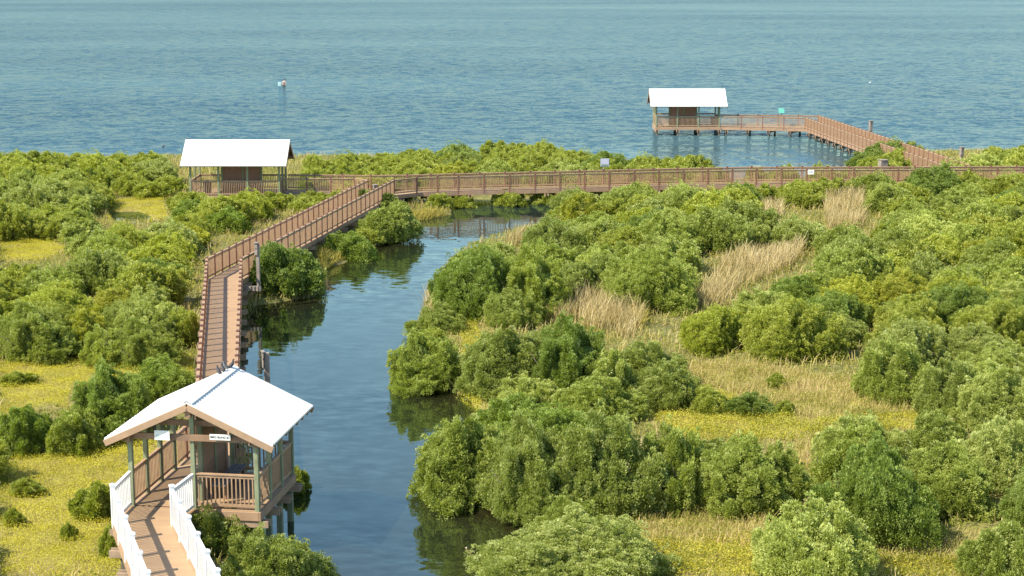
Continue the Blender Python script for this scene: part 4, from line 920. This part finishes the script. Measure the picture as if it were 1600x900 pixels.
# sort by size in the picture: the 290 largest stand as things, the rest of the far shore is one mass
for p in PLANTS: p['px'] = p['w'] / math.hypot(p['Y'], CAM_H)
PLANTS.sort(key=lambda p: -p['px'])
MASSV, MASSF, MASST, off = [], [], [], 0
prg = np.random.default_rng(3)
for i, p in enumerate(PLANTS):
    cls = 'near' if p['Y'] < 84 else 'far'; pool = PROTO[cls]
    asp = p['h'] / p['w']
    k = min(range(len(pool)), key=lambda j: abs(math.log(pool[j][0] * 2 / p['w'])) + .8 * abs(math.log(pool[j][1] / pool[j][0] / 2 / asp)) + prg.uniform(0, .35))
    Rw, Hh, me, st, arrs = pool[k]; sx = p['w'] / (2 * Rw); sz = p['h'] / Hh; gz = float(ground_z([p['X']], [p['Y']])[0]); rzz = prg.uniform(0, 6.28)
    tc = TONES[p['tone']]; jit = prg.uniform(.92, 1.08)
    if i < 292:
        if cls == 'near' or p['px'] > .032:
            root = empty('mangrove_bush', (p['X'], p['Y'], gz - .03), rzz); ax_ = prg.uniform(.86, 1.14); f = link('foliage', me, root); f.scale = (sx * ax_, sx / ax_, sz); t_ = link('trunk', st, root); t_.scale = (sx, sx, sz); root.rotation_euler[0] = prg.normal(0, .07); root.rotation_euler[1] = prg.normal(0, .07)
        else:
            root = f = link('mangrove_bush', me); root.location = (p['X'], p['Y'], gz - .03); root.rotation_euler = (prg.normal(0, .07), prg.normal(0, .07), rzz); ax_ = prg.uniform(.86, 1.14); root.scale = (sx * ax_, sx / ax_, sz)
        f.color = (tc[0] * jit, tc[1] * jit, tc[2], 1)
        tag(root, p['label'], 'bush', p['group'])
    else:
        V, F, T = arrs; c, s_ = math.cos(rzz), math.sin(rzz); V2 = np.empty_like(V); V2[:, 0] = (V[:, 0] * c - V[:, 1] * s_) * sx + p['X']; V2[:, 1] = (V[:, 0] * s_ + V[:, 1] * c) * sx + p['Y']; V2[:, 2] = V[:, 2] * sz + gz
        MASSV.append(V2); MASSF.append(F + off); MASST.append(T); off += len(V)
if MASSV:
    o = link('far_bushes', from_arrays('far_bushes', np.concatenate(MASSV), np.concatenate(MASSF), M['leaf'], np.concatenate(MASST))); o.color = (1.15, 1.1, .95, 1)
    tag(o, 'mass of small far bushes filling the distant shore', kind='stuff')

turf = np.zeros(GX.size, np.float32)
for pl in Y_PATCH + DRY_PATCH: turf = np.maximum(turf, np.clip(sdist(GX.ravel(), GY.ravel(), unp(pl, .2)) / 1.2 + .6, 0, 1))
ga = g.data.attributes.new('turf', 'FLOAT', 'POINT'); ga.data.foreach_set('value', turf.astype(np.float32))
# ------------------------------------------------------------------ ground cover (nobody could count it)
def cover(name, polys, dens, kind, mat, label, zr=(0, .25), L=.10, seed=1, image=True, W_=None, clumps=0.0, reject=None):
    rg = np.random.default_rng(seed); PX = []
    for poly in polys:
        wp = unp(poly, .2) if image else np.array(poly); lo = wp.min(0); hi = wp.max(0); n = int((hi - lo).prod() * dens)
        X = rg.uniform(lo[0], hi[0], n); Y = rg.uniform(lo[1], hi[1], n); k = inpoly(X, Y, wp); PX.append(np.stack([X[k], Y[k]], -1))
    P = np.concatenate(PX); X, Y = P[:, 0], P[:, 1]; k = land_sd(X, Y) > -.15
    if clumps:
        nn = np.sin(X * 1.9 + 2 * np.sin(Y * .7)) * np.sin(Y * 1.6 + 1.7 * np.sin(X * 1.1)) + .6 * np.sin(X * 4.3 + Y * 3.1) * np.sin(Y * 4.9 - X); k &= rg.random(len(X)) < np.clip(.62 + clumps * nn, .05, 1)
    if reject is not None: k &= ~reject(X, Y)
    X, Y = X[k], Y[k]; n = len(X); gz = ground_z(X, Y)
    nn = np.sin(X * .8 + 1.5 * np.sin(Y * .5)) * np.sin(Y * .9 + 1.2 * np.sin(X * .6))
    if kind == 'leaf':
        hgt = zr[0] + (zr[1] - zr[0]) * np.clip(.5 + .35 * np.sin(X * 2.3 + Y) * np.sin(Y * 2.7 - X * .7) + rg.normal(0, .18, n), 0, 1.2)
        z = gz + hgt * rg.uniform(.35, 1, n); D = unit(np.stack([rg.normal(0, 1, n), rg.normal(0, 1, n), rg.uniform(.1, 1.3, n)], -1))
        V, F = leaf_quads(np.stack([X, Y, z], -1), D, L * rg.uniform(.7, 1.3, n), (W_ or L * .5) * rg.uniform(.7, 1.3, n), rg); T = np.repeat(np.clip(.5 + .24 * nn + .14 * np.sin(X * 3.1 + 2 * np.sin(Y * 1.7)) * np.sin(Y * 2.6) + rg.normal(0, .13, n), 0, 1), 4)
    else:
        h = rg.uniform(zr[0], zr[1], n) * (1 + .2 * nn); a = rg.uniform(0, 2 * math.pi, n); w = (W_ or .03) * rg.uniform(.7, 1.4, n); ln = np.stack([rg.normal(.10, .24, n), rg.normal(.02, .24, n)], -1)
        s = np.stack([np.cos(a) * w / 2, np.sin(a) * w / 2, np.zeros(n)], -1); b = np.stack([X, Y, gz - .05], -1); m_ = b + np.stack([ln[:, 0] * h * .35, ln[:, 1] * h * .35, h * .6], -1); t = b + np.stack([ln[:, 0] * h, ln[:, 1] * h, h * .97], -1)
        V = np.stack([b - s, b + s, m_ + s * .8, m_ - s * .8, t + s * .35, t - s * .35], 1).reshape(-1, 3); q = np.arange(n)[:, None] * 6; F = np.concatenate([q + np.array([0, 1, 2, 3]), q + np.array([3, 2, 4, 5])])
        T = np.repeat(np.clip(.5 + .2 * nn + rg.normal(0, .18, n), 0, 1), 6)
    o = link(name, from_arrays(name, V, F, mat, T)); tag(o, label, kind='stuff'); print(name, n); return o
cover('yellow_saltwort', Y_PATCH[:4] , 1500, 'leaf', M['salt'], 'low yellow-green succulent ground cover on the left flats', (.04, .32), .045, 2, clumps=.2)
cover('yellow_turf', Y_PATCH[4:], 1100, 'leaf', M['salt'], 'low yellow ground cover in clearings of the right bank', (.05, .30), .055, 3, clumps=.2)
cover('dry_grass', DRY_PATCH, 420, 'blade', M['dry'], 'knee-high dry tan grass in clearings of the right bank', (.1, .45), .1, 4, W_=.016, clumps=.4)
cover('clearing_weeds', DRY_PATCH + Y_PATCH[4:] + REED_PATCH, 260, 'leaf', M['under'], 'green weeds mixed into the dry clearings', (.05, .45), .08, 14, clumps=.5)
cover('dry_reeds', REED_PATCH, 150, 'blade', M['reed'], 'tall straw-coloured reeds between the bushes of the right bank', (.4, 1.25), .1, 5, W_=.028, clumps=.5)
cover('marsh_grass', FRINGE, 300, 'blade', M['fringe'], 'golden marsh grass fringing the channel', (.35, .7), .1, 6, W_=.03)
OPENW = [unp(p, .2) for p in Y_PATCH + DRY_PATCH + REED_PATCH + FRINGE]
DECKS = [np.array([A_L0, A_L1, G_L, pL, B_L0, C_L0, C_L1, C_R1, C_R0, pR, puv(0.1, 3.8), G_R, G_M, A_R1, A_R0])]
def rej(X, Y):
    m = np.zeros(len(X), bool)
    for p in OPENW: m |= inpoly(X, Y, p)
    for p in DECKS: m |= inpoly(X, Y, p)
    return m
FR = [(-16, 40), (16, 40), (54, 158), (-54, 158)]
cover('undergrowth', [FR], 75, 'leaf', M['under'], 'low green undergrowth filling the gaps between the bushes', (.08, .42), .12, 8, image=False, clumps=.35, reject=rej)
cover('undergrowth_grass', [FR], 26, 'blade', M['dry'], 'sparse dry grass blades showing between the bushes', (.2, .6), .1, 9, image=False, W_=.035, clumps=.5, reject=rej)
